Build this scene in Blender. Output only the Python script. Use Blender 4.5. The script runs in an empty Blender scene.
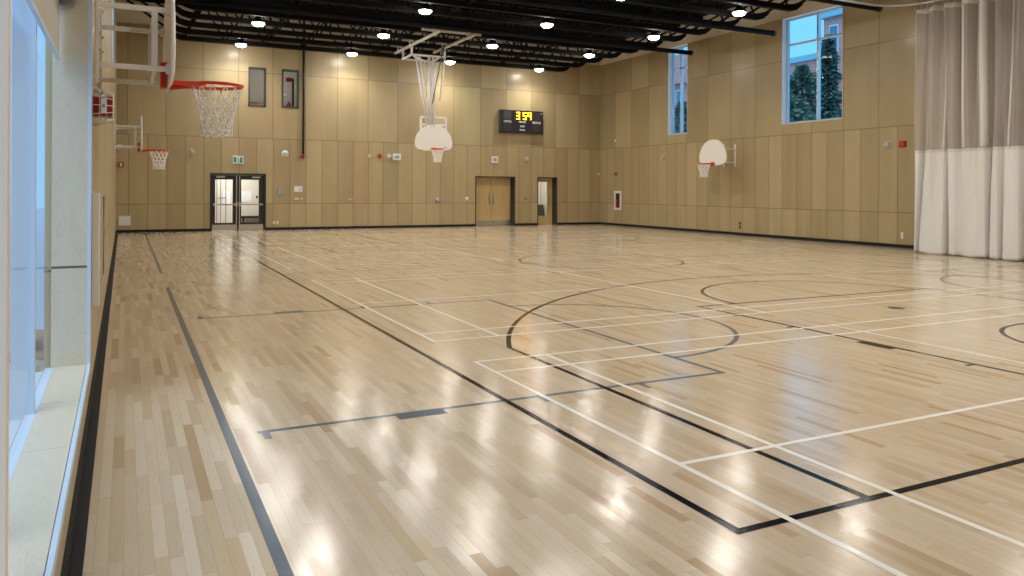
import bpy, bmesh, math, random
from mathutils import Vector, Matrix
random.seed(7)
S = bpy.context.scene
C = S.collection
PI = math.pi

# ------------------------------------------------------------------ dimensions
D = 31.22            # far wall
NEAR = -0.78         # wall behind the camera
XR = 20.2            # right wall
J1, J2, J3, J4 = 1.025, 3.55, 6.09, 7.55
DECK = 8.45
CY = 15.22           # centre of the hall along Y
SK = 0.003           # the left wall stands 0.17 degrees off
WL = -0.215          # left wall face in its own frame

# ------------------------------------------------------------------ materials
def newmat(name):
    m = bpy.data.materials.new(name); m.use_nodes = True
    nt = m.node_tree
    return m, nt, nt.nodes['Principled BSDF']
def plain(name, col, rough=0.5, metal=0.0, emit=None, es=0.0, coat=0.0, spec=0.5):
    m, nt, b = newmat(name)
    b.inputs['Base Color'].default_value = (*col, 1)
    b.inputs['Roughness'].default_value = rough
    b.inputs['Metallic'].default_value = metal
    b.inputs['Coat Weight'].default_value = coat
    b.inputs['Specular IOR Level'].default_value = spec
    if emit:
        b.inputs['Emission Color'].default_value = (*emit, 1)
        b.inputs['Emission Strength'].default_value = es
    # faint procedural variation in roughness
    tc = nt.nodes.new('ShaderNodeTexCoord'); n = nt.nodes.new('ShaderNodeTexNoise'); n.inputs['Scale'].default_value = 9
    mr = nt.nodes.new('ShaderNodeMapRange'); mr.inputs['To Min'].default_value = max(0, rough-.05); mr.inputs['To Max'].default_value = min(1, rough+.05)
    nt.links.new(tc.outputs['Object'], n.inputs['Vector']); nt.links.new(n.outputs['Fac'], mr.inputs['Value']); nt.links.new(mr.outputs[0], b.inputs['Roughness'])
    return m
class NB:
    """tiny node builder"""
    def __init__(s, nt): s.nt = nt
    def val(s, x, sock):
        if isinstance(x, (int, float)): sock.default_value = x
        elif isinstance(x, tuple): sock.default_value = x
        else: s.nt.links.new(x, sock)
    def m(s, op, a, b=0.0, c=0.0, clamp=False):
        n = s.nt.nodes.new('ShaderNodeMath'); n.operation = op; n.use_clamp = clamp
        s.val(a, n.inputs[0]); s.val(b, n.inputs[1]); s.val(c, n.inputs[2]); return n.outputs[0]
    def xyz(s, x, y, z):
        n = s.nt.nodes.new('ShaderNodeCombineXYZ'); s.val(x, n.inputs[0]); s.val(y, n.inputs[1]); s.val(z, n.inputs[2]); return n.outputs[0]
    def white(s, v):
        n = s.nt.nodes.new('ShaderNodeTexWhiteNoise'); n.noise_dimensions = '3D'; s.nt.links.new(v, n.inputs['Vector']); return n.outputs['Value'], n.outputs['Color']
    def noise(s, v, scale=1, detail=2, rough=.5, dist=0):
        n = s.nt.nodes.new('ShaderNodeTexNoise'); s.nt.links.new(v, n.inputs['Vector'])
        n.inputs['Scale'].default_value = scale; n.inputs['Detail'].default_value = detail; n.inputs['Roughness'].default_value = rough; n.inputs['Distortion'].default_value = dist
        return n.outputs['Fac']
    def ramp(s, f, stops):
        n = s.nt.nodes.new('ShaderNodeValToRGB'); s.nt.links.new(f, n.inputs[0]); e = n.color_ramp.elements
        while len(e) < len(stops): e.new(0.5)
        for k, (p, c) in enumerate(stops): e[k].position = p; e[k].color = (*c, 1)
        return n.outputs[0]
    def mix(s, f, a, b, mode='MIX'):
        n = s.nt.nodes.new('ShaderNodeMix'); n.data_type = 'RGBA'; n.blend_type = mode
        s.val(f, n.inputs['Factor']); s.val(a, n.inputs['A']) if not hasattr(a, 'links') else None
        for x, i in ((a, 6), (b, 7)):
            if isinstance(x, tuple): n.inputs[i].default_value = x
            else: s.nt.links.new(x, n.inputs[i])
        s.val(f, n.inputs[0]); return n.outputs[2]
    def sep(s):
        t = s.nt.nodes.new('ShaderNodeTexCoord'); p = s.nt.nodes.new('ShaderNodeSeparateXYZ'); s.nt.links.new(t.outputs['Object'], p.inputs[0])
        return p.outputs, t.outputs['Object']

def mixrgb(b, f, A, B, mode='MIX'):
    n = b.nt.nodes.new('ShaderNodeMix'); n.data_type = 'RGBA'; n.blend_type = mode
    b.val(f, n.inputs[0])
    for x, i in ((A, 6), (B, 7)):
        if isinstance(x, tuple): n.inputs[i].default_value = (*x, 1)
        else: b.nt.links.new(x, n.inputs[i])
    return n.outputs[2]

def ply_mat(name, axis, o1, w1, o2, w2, lo=(.345,.262,.138), hi=(.505,.405,.232)):
    m, nt, bs = newmat(name); b = NB(nt); (p, obj) = b.sep()
    s = p[axis]; z = p[2]
    up = b.m('GREATER_THAN', z, J2)
    a1 = b.m('DIVIDE', b.m('SUBTRACT', s, o1), w1); a2 = b.m('DIVIDE', b.m('SUBTRACT', s, o2), w2)
    a = b.m('ADD', b.m('MULTIPLY', a1, b.m('SUBTRACT', 1.0, up)), b.m('MULTIPLY', a2, up))
    w = b.m('ADD', b.m('MULTIPLY', b.m('SUBTRACT', 1.0, up), w1), b.m('MULTIPLY', up, w2))
    col = b.m('FLOOR', a); fr = b.m('SUBTRACT', a, col)
    dj = b.m('MULTIPLY', b.m('MINIMUM', fr, b.m('SUBTRACT', 1.0, fr)), w)
    row = b.m('ADD', b.m('ADD', b.m('GREATER_THAN', z, J1), up), b.m('GREATER_THAN', z, J3))
    dz = b.m('MINIMUM', b.m('ABSOLUTE', b.m('SUBTRACT', z, J1)), b.m('MINIMUM', b.m('ABSOLUTE', b.m('SUBTRACT', z, J2)), b.m('ABSOLUTE', b.m('SUBTRACT', z, J3))))
    joint = b.m('LESS_THAN', b.m('MINIMUM', dj, dz), 0.0095)
    rv, rc = b.white(b.xyz(col, b.m('ADD', row, 3.3), 0.7))
    # veneer leaf inside each panel
    leaf = b.m('FLOOR', b.m('MULTIPLY', fr, 3.0)); rl, _ = b.white(b.xyz(col, row, b.m('ADD', leaf, 9.1)))
    g = b.noise(b.xyz(b.m('MULTIPLY', s, 22.0), b.m('MULTIPLY', rv, 31.0), b.m('MULTIPLY', z, .9)), 1, 4, .6, .6)
    fig = b.noise(b.xyz(b.m('MULTIPLY', s, 2.2), b.m('MULTIPLY', rv, 17.0), b.m('MULTIPLY', z, .8)), 1, 2, .5, .4)
    t = b.m('ADD', b.m('MULTIPLY', rv, .42), b.m('ADD', b.m('MULTIPLY', g, .24), b.m('ADD', b.m('MULTIPLY', fig, .26), b.m('MULTIPLY', rl, .14))))
    c = b.ramp(t, [(.15, lo), (.5, tuple((x+y)/2 for x, y in zip(lo, hi))), (.9, hi)])
    tint = b.ramp(rc if False else b.white(b.xyz(b.m('ADD', col, 40.0), row, 2.2))[0], [(0, (1, .99, .97)), (.6, (1, 1, 1)), (.8, (1.0, .955, .93)), (1, (.97, 1, .97))])
    c = mixrgb(b, 1.0, c, tint, 'MULTIPLY')
    c = mixrgb(b, b.m('MULTIPLY', joint, .85), c, (.14, .095, .045))
    nt.links.new(c, bs.inputs['Base Color'])
    bs.inputs['Roughness'].default_value = .42
    bs.inputs['Coat Weight'].default_value = .35; bs.inputs['Coat Roughness'].default_value = .2
    bmp = nt.nodes.new('ShaderNodeBump'); bmp.inputs['Strength'].default_value = .5; bmp.inputs['Distance'].default_value = .004; bmp.invert = True
    nt.links.new(joint, bmp.inputs['Height']); nt.links.new(bmp.outputs[0], bs.inputs['Normal'])
    return m

def ripple(b, p, obj):
    # long swells of the laid floor plus the fine drag marks of the finish
    wv = b.noise(obj, 1.3, 3, .6)
    fine = b.noise(b.xyz(b.m('MULTIPLY', p[0], 40.0), b.m('MULTIPLY', p[1], 24.0), 0.0), 1, 3, .7, .6)
    h = b.m('ADD', b.m('MULTIPLY', wv, .012*.25), b.m('MULTIPLY', fine, .00062))
    bmp = b.nt.nodes.new('ShaderNodeBump'); bmp.inputs['Strength'].default_value = 1.0; bmp.inputs['Distance'].default_value = 1.0; b.nt.links.new(h, bmp.inputs['Height'])
    return bmp
def floor_mat():
    m, nt, bs = newmat('maple strip floor'); b = NB(nt); (p, obj) = b.sep()
    W = .0605
    a = b.m('DIVIDE', p[0], W); col = b.m('FLOOR', a); fx = b.m('SUBTRACT', a, col)
    r1, _ = b.white(b.xyz(col, 1.5, 2.5)); r2, _ = b.white(b.xyz(col, 7.5, 4.5))
    L = b.m('ADD', .5, b.m('MULTIPLY', r2, .42))
    q = b.m('ADD', b.m('DIVIDE', p[1], L), b.m('MULTIPLY', r1, 9.0))
    # uneven lengths: bend the coordinate
    q = b.m('ADD', q, b.m('MULTIPLY', b.m('SINE', b.m('MULTIPLY', q, 2.3)), .22))
    row = b.m('FLOOR', q); fy = b.m('SUBTRACT', q, row)
    rv, rc = b.white(b.xyz(col, row, .5))
    rw, _ = b.white(b.xyz(row, col, 5.5))
    grain = b.noise(b.xyz(b.m('MULTIPLY', p[0], 90.0), b.m('MULTIPLY', p[1], 3.0), b.m('MULTIPLY', rv, 40.0)), 1, 3, .6, 1.0)
    big = b.noise(b.xyz(p[0], b.m('MULTIPLY', p[1], .35), 0.0), .8, 2)
    t = b.m('ADD', b.m('MULTIPLY', rv, .72), b.m('ADD', b.m('MULTIPLY', grain, .2), b.m('MULTIPLY', big, .12)))
    c = b.ramp(t, [(.03, (.30, .205, .12)), (.10, (.45, .33, .21)), (.22, (.51, .405, .285)), (.55, (.565, .46, .335)), (1.0, (.625, .53, .41))])
    pink = b.ramp(rw, [(0, (1, .97, .96)), (.5, (1, 1, 1)), (.85, (1, .985, .93)), (1, (.95, .86, .72))])
    c = mixrgb(b, 1.0, c, pink, 'MULTIPLY')
    fl = b.noise(b.xyz(b.m('MULTIPLY', p[0], 55.0), b.m('MULTIPLY', p[1], 5.0), b.m('MULTIPLY', rw, 70.0)), 1, 4, .7, 2.5)
    c = mixrgb(b, b.m('MULTIPLY', b.m('SUBTRACT', fl, .56, 0, True), 3.0, 0, True), c, (.36, .25, .15))
    heart = b.m('MULTIPLY', b.m('GREATER_THAN', rw, .955), .55)
    c = mixrgb(b, heart, c, (.36, .235, .125))
    dx = b.m('MULTIPLY', b.m('MINIMUM', fx, b.m('SUBTRACT', 1.0, fx)), W)
    dy = b.m('MULTIPLY', b.m('MINIMUM', fy, b.m('SUBTRACT', 1.0, fy)), L)
    gap = b.m('LESS_THAN', b.m('MINIMUM', dx, dy), .0009)
    c = mixrgb(b, b.m('MULTIPLY', gap, .45), c, (.2, .13, .07))
    nt.links.new(c, bs.inputs['Base Color'])
    nt.links.new(b.m('ADD', .125, b.m('MULTIPLY', rw, .06)), bs.inputs['Roughness'])
    bs.inputs['Specular IOR Level'].default_value = .62
    # every strip lies a hair off level, so the lamps break up strip by strip
    geo = nt.nodes.new('ShaderNodeNewGeometry')
    sub = nt.nodes.new('ShaderNodeVectorMath'); sub.operation = 'SUBTRACT'; nt.links.new(rc, sub.inputs[0]); sub.inputs[1].default_value = (.5, .5, .5)
    mul = nt.nodes.new('ShaderNodeVectorMath'); mul.operation = 'MULTIPLY'; nt.links.new(sub.outputs[0], mul.inputs[0]); mul.inputs[1].default_value = (.03, .012, 0)
    bmp = ripple(b, p, obj)
    add = nt.nodes.new('ShaderNodeVectorMath'); add.operation = 'ADD'; nt.links.new(bmp.outputs[0], add.inputs[0]); nt.links.new(mul.outputs[0], add.inputs[1])
    nrm = nt.nodes.new('ShaderNodeVectorMath'); nrm.operation = 'NORMALIZE'; nt.links.new(add.outputs[0], nrm.inputs[0]); nt.links.new(nrm.outputs[0], bs.inputs['Normal'])
    return m

def paint_mat(name, col):
    m, nt, bs = newmat(name); b = NB(nt); (p, obj) = b.sep()
    n = b.noise(obj, 3.0, 3)
    k = b.m('ADD', .92, b.m('MULTIPLY', n, .16))

    v = nt.nodes.new('ShaderNodeVectorMath'); v.operation = 'SCALE'; v.inputs[0].default_value = col; nt.links.new(k, v.inputs['Scale'])
    nt.links.new(v.outputs[0], bs.inputs['Base Color'])
    nt.links.new(ripple(b, p, obj).outputs[0], bs.inputs['Normal'])
    bs.inputs['Roughness'].default_value = .12; bs.inputs['Specular IOR Level'].default_value = .10
    return m

def glass_mat(name, tint=(1, 1, 1), refl=.8):
    m = bpy.data.materials.new(name); m.use_nodes = True; nt = m.node_tree; nt.nodes.clear()
    o = nt.nodes.new('ShaderNodeOutputMaterial'); t = nt.nodes.new('ShaderNodeBsdfTransparent'); g = nt.nodes.new('ShaderNodeBsdfGlossy')
    t.inputs[0].default_value = (*tint, 1); g.inputs['Roughness'].default_value = .03; g.inputs[0].default_value = (refl, refl, refl, 1)
    lw = nt.nodes.new('ShaderNodeLayerWeight'); lw.inputs[0].default_value = .5
    pw = nt.nodes.new('ShaderNodeMath'); pw.operation = 'POWER'; nt.links.new(lw.outputs['Facing'], pw.inputs[0]); pw.inputs[1].default_value = 5
    f = nt.nodes.new('ShaderNodeMath'); f.operation = 'MULTIPLY_ADD'; nt.links.new(pw.outputs[0], f.inputs[0]); f.inputs[1].default_value = .35; f.inputs[2].default_value = .008
    mx = nt.nodes.new('ShaderNodeMixShader'); nt.links.new(f.outputs[0], mx.inputs[0]); nt.links.new(t.outputs[0], mx.inputs[1]); nt.links.new(g.outputs[0], mx.inputs[2]); nt.links.new(mx.outputs[0], o.inputs[0])
    return m

def brick_mat():
    m, nt, bs = newmat('red brick'); b = NB(nt); (p, obj) = b.sep()
    br = nt.nodes.new('ShaderNodeTexBrick'); nt.links.new(b.xyz(p[1], p[2], 0.0), br.inputs['Vector'])
    br.inputs['Scale'].default_value = 2.2; br.inputs['Color1'].default_value = (.72, .17, .15, 1); br.inputs['Color2'].default_value = (.50, .12, .10, 1); br.inputs['Mortar'].default_value = (.5, .42, .4, 1)
    br.inputs['Mortar Size'].default_value = .03
    nt.links.new(br.outputs[0], bs.inputs['Base Color']); bs.inputs['Roughness'].default_value = .9
    return m
def leaf_mat(name, a, c_):
    m, nt, bs = newmat(name); b = NB(nt); (p, obj) = b.sep()
    c = b.ramp(b.noise(obj, 2.5, 4, .7), [(.3, a), (.7, c_)]); nt.links.new(c, bs.inputs['Base Color']); bs.inputs['Roughness'].default_value = .7
    return m

def door_wood():
    m, nt, bs = newmat('varnished birch door'); b = NB(nt); (p, obj) = b.sep()
    g = b.noise(b.xyz(b.m('MULTIPLY', p[0], 18.0), 1.0, b.m('MULTIPLY', p[2], 1.1)), 1, 4, .6, .8)
    nt.links.new(b.ramp(g, [(.25, (.56, .39, .17)), (.75, (.70, .51, .25))]), bs.inputs['Base Color']); bs.inputs['Roughness'].default_value = .35
    return m

def sill_wood():
    m, nt, bs = newmat('pale maple ply'); b = NB(nt); (p, obj) = b.sep()
    g = b.noise(b.xyz(b.m('MULTIPLY', p[0], 5.0), b.m('MULTIPLY', p[1], 1.6), b.m('MULTIPLY', p[2], 1.6)), 1.2, 4, .6, 2.2)
    g2 = b.m('ABSOLUTE', b.m('SINE', b.m('MULTIPLY', g, 34.0)))
    c = b.ramp(b.m('ADD', b.m('MULTIPLY', g2, .35), b.m('MULTIPLY', g, .6)), [(.1, (.50, .455, .34)), (.45, (.57, .53, .42)), (.9, (.61, .57, .46))])
    jn = b.m('LESS_THAN', b.m('MINIMUM', b.m('ABSOLUTE', b.m('SUBTRACT', p[1], 4.58)), b.m('ABSOLUTE', b.m('SUBTRACT', p[1], 5.55))), .004)
    jz = b.m('LESS_THAN', b.m('ABSOLUTE', b.m('SUBTRACT', p[2], 1.05)), .009)
    c = mixrgb(b, b.m('MULTIPLY', jn, .5), c, (.2, .14, .08))
    c = mixrgb(b, b.m('MULTIPLY', jz, .9), c, (.10, .05, .04))
    nt.links.new(c, bs.inputs['Base Color']); bs.inputs['Roughness'].default_value = .35; bs.inputs['Coat Weight'].default_value = .2
    return m

def fabric_mat(name, col, alpha=1.0, stripes=0):
    m, nt, bs = newmat(name); b = NB(nt); (p, obj) = b.sep()
    n = b.noise(b.xyz(b.m('MULTIPLY', p[1], 26.0), b.m('MULTIPLY', p[0], 26.0), b.m('MULTIPLY', p[2], .5)), 1, 2)
    v = nt.nodes.new('ShaderNodeVectorMath'); v.operation = 'SCALE'; v.inputs[0].default_value = col
    nt.links.new(b.m('ADD', 1.0 - stripes*.5, b.m('MULTIPLY', n, stripes)), v.inputs['Scale'])
    nt.links.new(v.outputs[0], bs.inputs['Base Color']); bs.inputs['Roughness'].default_value = .75; bs.inputs['Specular IOR Level'].default_value = .25
    out = nt.nodes['Material Output']
    tr = nt.nodes.new('ShaderNodeBsdfTranslucent'); nt.links.new(v.outputs[0], tr.inputs[0])
    mx = nt.nodes.new('ShaderNodeMixShader'); mx.inputs[0].default_value = .25; nt.links.new(bs.outputs[0], mx.inputs[1]); nt.links.new(tr.outputs[0], mx.inputs[2])
    last = mx
    if alpha < 1:
        t = nt.nodes.new('ShaderNodeBsdfTransparent'); m2 = nt.nodes.new('ShaderNodeMixShader'); m2.inputs[0].default_value = alpha
        nt.links.new(t.outputs[0], m2.inputs[1]); nt.links.new(mx.outputs[0], m2.inputs[2]); last = m2
    nt.links.new(last.outputs[0], out.inputs[0])
    return m

M = {}
M['floor'] = floor_mat()
M['ply_far'] = ply_mat('birch panels far', 0, 1.98, .6314, 2.575, 1.265)
M['ply_side'] = ply_mat('birch panels side', 1, 15.31, .6363, 15.96, 1.2726)
M['cream'] = plain('cream painted gypsum', (.74, .68, .55), .8)
M['black_base'] = plain('black rubber base', (.017, .017, .018), .6, spec=.25)
M['deck'] = plain('black painted steel deck', (.004, .0045, .006), .8, spec=.2)
M['steel_black'] = plain('black painted steel', (.004, .0045, .006), .7, spec=.2)
M['white_metal'] = plain('white powder coated steel', (.82, .81, .79), .35)
M['board'] = plain('white fibreglass backboard', (.84, .82, .77), .35)
M['red'] = plain('red orange enamel', (.62, .035, .012), .32)
M['redplastic'] = plain('red alarm housing', (.30, .010, .012), .4)
M['net'] = plain('white nylon cord', (.9, .88, .83), .8)
M['alu'] = plain('clear anodised aluminium', (.60, .62, .64), .35, .6)
M['alu_pale'] = plain('pale painted aluminium frame', (.50, .61, .74), .4)
M['steel'] = plain('brushed stainless steel', (.55, .55, .55), .3, .9)
M['dark_frame'] = plain('dark bronze door frame', (.022, .026, .022), .4)
M['charcoal'] = plain('charcoal steel frame', (.06, .065, .065), .45)
M['white'] = plain('white plastic', (.78, .78, .76), .4)
M['offwhite'] = plain('white painted wall', (.72, .70, .64), .8)
M['grey'] = plain('grey plastic', (.32, .33, .34), .5)
M['dark'] = plain('near black plastic', (.018, .018, .022), .4)
M['scorepanel'] = plain('dark score window', (.045, .03, .03), .3)
M['led'] = plain('amber led digit', (.9, .7, .05), .5, emit=(1.0, .42, .008), es=8.5)
M['ledglow'] = plain('dim led segment', (.10, .02, .01), .5)
M['lens'] = plain('frosted lamp lens', (.9, .9, .88), .5, emit=(1.0, .96, .88), es=70.0)
M['door_wood'] = door_wood()
M['sill'] = sill_wood()
M['glass'] = glass_mat('clear glass')
M['glass_cyan'] = glass_mat('cool tinted glass', (.80, .97, 1.0), .25)
M['tan'] = plain('tan laminate', (.40, .31, .19), .5)
M['beige'] = plain('beige painted post', (.78, .65, .52), .6)
M['black_paint'] = paint_mat('black court paint', (.008, .007, .008))
M['white_paint'] = paint_mat('white court paint', (.80, .78, .72))
M['grey_paint'] = paint_mat('blue grey court paint', (.115, .135, .155))
M['pale_paint'] = paint_mat('tan court paint', (.30, .22, .14))
M['mesh'] = fabric_mat('taupe curtain mesh', (.60, .565, .56), .56, .45)
M['web'] = fabric_mat('white webbing strap', (.80, .78, .72))
M['vinyl'] = fabric_mat('white curtain vinyl', (.90, .89, .87), 1, .06)
M['blind'] = fabric_mat('cream blind cloth', (.62, .58, .50), 1, .04)
M['green'] = plain('green sign face', (.0, .16, .10), .4, emit=(.0, .30, .18), es=.25)
M['paper'] = plain('white paper', (.8, .84, .88), .7)
M['brick'] = brick_mat()
M['snow'] = plain('pale concrete paving', (.34, .46, .62), .8)
M['conifer'] = leaf_mat('conifer needles', (.03, .065, .05), (.13, .19, .15))
M['shrub'] = leaf_mat('shrub leaves', (.06, .10, .08), (.20, .26, .21))
M['bark'] = plain('bark', (.08, .06, .05), .9)
M['stone'] = plain('grey stone', (.30, .29, .28), .9)
M['stone_brown'] = plain('brown sandstone', (.30, .22, .15), .9)
M['orange_wood'] = plain('orange wood rail', (.50, .24, .07), .4)
M['roofblue'] = plain('blue grey roof metal', (.25, .42, .5), .4)
M['black_strap'] = plain('black strap', (.01, .01, .012), .6)
M['buildglass'] = plain('office window glass', (.10, .18, .24), .1)

# ------------------------------------------------------------------ mesh helpers
def nb(): return bmesh.new()
def box(bm, x0, x1, y0, y1, z0, z1, mat=0):
    vs = [bm.verts.new((x, y, z)) for x in (x0, x1) for y in (y0, y1) for z in (z0, z1)]
    for f in ((0, 1, 3, 2), (4, 6, 7, 5), (0, 4, 5, 1), (2, 3, 7, 6), (0, 2, 6, 4), (1, 5, 7, 3)):
        fc = bm.faces.new([vs[i] for i in f]); fc.material_index = mat
    return bm
def tube(bm, pts, r, seg=8, closed=False, cap=True):
    pts = [Vector(p) for p in pts]; n = len(pts); rings = []
    up = None
    for i, p in enumerate(pts):
        if closed: t = pts[(i+1) % n]-pts[i-1]
        else: t = pts[min(i+1, n-1)]-pts[max(i-1, 0)]
        t.normalize()
        if up is None or abs(up.dot(t)) > .95:
            up = Vector((0, 0, 1)) if abs(t.z) < .9 else Vector((1, 0, 0))
        a = (up - t*up.dot(t)).normalized(); bb = t.cross(a); up = a
        rings.append([bm.verts.new(p + (a*math.cos(2*PI*k/seg)+bb*math.sin(2*PI*k/seg))*r) for k in range(seg)])
    m = n if closed else n-1
    for i in range(m):
        A, B = rings[i], rings[(i+1) % n]
        for k in range(seg):
            f = bm.faces.new((A[k], A[(k+1) % seg], B[(k+1) % seg], B[k])); f.smooth = seg > 4
    if not closed and cap:
        bm.faces.new(rings[0][::-1]); bm.faces.new(rings[-1])
    return bm
def bar(bm, a, b, w, h=None):
    """rectangular bar between two points, w across, h high"""
    h = h or w; a = Vector(a); b = Vector(b); t = (b-a).normalized()
    up = Vector((0, 0, 1)) if abs(t.z) < .95 else Vector((0, 1, 0))
    s = t.cross(up).normalized(); u = s.cross(t)
    vs = []
    for p in (a, b):
        for i, j in ((-1, -1), (1, -1), (1, 1), (-1, 1)): vs.append(bm.verts.new(p + s*(i*w/2) + u*(j*h/2)))
    for f in ((3, 2, 1, 0), (4, 5, 6, 7), (0, 1, 5, 4), (1, 2, 6, 5), (2, 3, 7, 6), (3, 0, 4, 7)): bm.faces.new([vs[i] for i in f])
    return bm
def lathe(bm, prof, seg=24, axis='Z', o=(0, 0, 0)):
    o = Vector(o); rings = []
    for r, z in prof:
        ring = []
        for k in range(seg):
            a = 2*PI*k/seg; x, y = r*math.cos(a), r*math.sin(a)
            v = {'Z': (x, y, z), 'Y': (x, z, y), 'X': (z, x, y)}[axis]; ring.append(bm.verts.new(o+Vector(v)))
        rings.append(ring)
    for A, B in zip(rings, rings[1:]):
        for k in range(seg):
            f = bm.faces.new((A[k], A[(k+1) % seg], B[(k+1) % seg], B[k])); f.smooth = True
    bm.faces.new(rings[0][::-1]); bm.faces.new(rings[-1])
    bmesh.ops.recalc_face_normals(bm, faces=bm.faces)
    return bm
def prism(bm, pts, d0, d1, plane='YZ'):
    """extrude outline given in (a,b) along the third axis"""
    def P(a, b_, d): return {'YZ': (d, a, b_), 'XZ': (a, d, b_), 'XY': (a, b_, d)}[plane]
    A = [bm.verts.new(P(a, b_, d0)) for a, b_ in pts]; B = [bm.verts.new(P(a, b_, d1)) for a, b_ in pts]
    n = len(pts); bm.faces.new(A); bm.faces.new(B[::-1])
    for i in range(n): bm.faces.new((A[i], A[(i+1) % n], B[(i+1) % n], B[i]))
    bmesh.ops.recalc_face_normals(bm, faces=bm.faces)
    return bm
def obj(name, bm, mats, parent=None, bevel=0):
    me = bpy.data.meshes.new(name); bmesh.ops.recalc_face_normals(bm, faces=bm.faces) if bevel else None
    bm.to_mesh(me); bm.free()
    for m in (mats if isinstance(mats, (list, tuple)) else [mats]): me.materials.append(M[m])
    o = bpy.data.objects.new(name, me); C.objects.link(o)
    if parent: o.parent = parent
    if bevel:
        md = o.modifiers.new('bevel', 'BEVEL'); md.width = bevel; md.segments = 2; md.limit_method = 'ANGLE'
    return o
def tag(o, label, cat, group=None):
    o['label'] = label; o['category'] = cat
    if group: o['group'] = group
    return o
def thing(name, label, cat, loc=(0, 0, 0), rz=0, group=None):
    o = bpy.data.objects.new(name, None); C.objects.link(o); o.empty_display_size = .1
    o.location = loc; o.rotation_euler = (0, 0, rz); return tag(o, label, cat, group)
def struct(name, bm, m, parent=None, bevel=0):
    o = obj(name, bm, m, parent, bevel)
    if not parent: o['kind'] = 'structure'
    return o
def kids(o): return [c for c in bpy.data.objects if c.parent == o]
def dup(root, loc, rz=None, label=None, group=None):
    r = root.copy(); C.objects.link(r); r.location = loc
    if rz is not None: r.rotation_euler = (0, 0, rz)
    if label: r['label'] = label
    if group: r['group'] = group
    for ch in kids(root):
        c = ch.copy(); C.objects.link(c); c.parent = r
        for g in kids(ch):
            d = g.copy(); C.objects.link(d); d.parent = c
    return r
def leftify(o):
    o.rotation_euler.z += SK
    x, y, z = o.location
    o.location = (x - SK*y, y + SK*x, z); return o

# ------------------------------------------------------------------ room shell
struct('floor', box(nb(), -.6, 20.6, NEAR-.3, D+3.3, -.12, 0), 'floor')
struct('ceiling', box(nb(), -.6, 20.6, NEAR-.3, D+.05, DECK, DECK+.2), 'deck')
def holed(bm, s0, s1, z0, z1, holes, put):
    ss = sorted({s0, s1, *[h[0] for h in holes], *[h[1] for h in holes]}); zs = sorted({z0, z1, *[h[2] for h in holes], *[h[3] for h in holes]})
    ss = [s for s in ss if s0 <= s <= s1]; zs = [z for z in zs if z0 <= z <= z1]
    for a, b_ in zip(ss, ss[1:]):
        run = None
        for c, d in zip(zs, zs[1:]):
            m, n = (a+b_)/2, (c+d)/2
            if any(h[0] < m < h[1] and h[2] < n < h[3] for h in holes):
                if run: put(bm, a, b_, *run); run = None
            else: run = (run[0], d) if run else (c, d)
        if run: put(bm, a, b_, *run)
    return bm
HF = [(2.84, 4.87, 0, 2.19), (13.73, 15.68, 0, 2.2), (16.82, 17.86, 0, 2.2), (4.20, 4.84, 4.78, 6.28), (5.45, 6.09, 4.78, 6.28)]
wf = struct('wall_far', holed(nb(), -.6, XR, 0, J4, HF, lambda bm, a, b_, c, d: box(bm, a, b_, D, D+.2, c, d)), 'ply_far')
struct('trim_1', box(nb(), -.6, XR, D+.01, D+.2, J4, DECK), 'cream')
HR = [(17.28, 19.80, 3.92, J4), (24.82, 26.07, 3.92, J4)]
struct('wall_right', holed(nb(), NEAR, D+.2, 0, J4, HR, lambda bm, a, b_, c, d: box(bm, XR, XR+.3, a, b_, c, d)), 'ply_side')
struct('trim_2', box(nb(), XR+.01, XR+.3, NEAR, D+.2, J4, DECK), 'cream')
HL = [(.6, 6.66, .30, 3.12), (17.4, 20.0, 4.3, J4)]
leftify(struct('wall_left', holed(nb(), NEAR-.2, D+.2, 0, J4, HL, lambda bm, a, b_, c, d: box(bm, WL-.3, WL, a, b_, c, d)), 'ply_side'))
leftify(struct('trim_3', box(nb(), WL-.3, WL-.01, NEAR-.2, D+.2, J4, DECK), 'cream'))
struct('wall_near', box(nb(), -.6, XR+.3, NEAR-.2, NEAR, 0, DECK), 'ply_far')
# black vented base: upright with ribs and a toe on the floor
def base_run(bm, s0, s1, put):
    put(bm, s0, s1, 0, .012, .1); put(bm, s0, s1, 0, .07, .012)
b_ = nb()
for a, c in ((-.35, 2.84), (4.87, 13.73), (15.68, 16.82), (17.86, XR)):
    box(b_, a, c, D-.015, D, 0, .1); box(b_, a, c, D-.05, D, 0, .014)
struct('baseboard_far', b_, 'black_base')
b_ = nb(); box(b_, XR-.015, XR, NEAR, D, 0, .1); box(b_, XR-.05, XR, NEAR, D, 0, .014)
struct('baseboard_right', b_, 'black_base')
b_ = nb(); box(b_, WL, WL+.014, NEAR, D, 0, .1); box(b_, WL, WL+.07, NEAR, D, 0, .013)
for k in range(3): box(b_, WL+.014, WL+.018, NEAR, D, .03+.022*k, .04+.022*k)
leftify(struct('baseboard_left', b_, 'black_base'))

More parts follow.
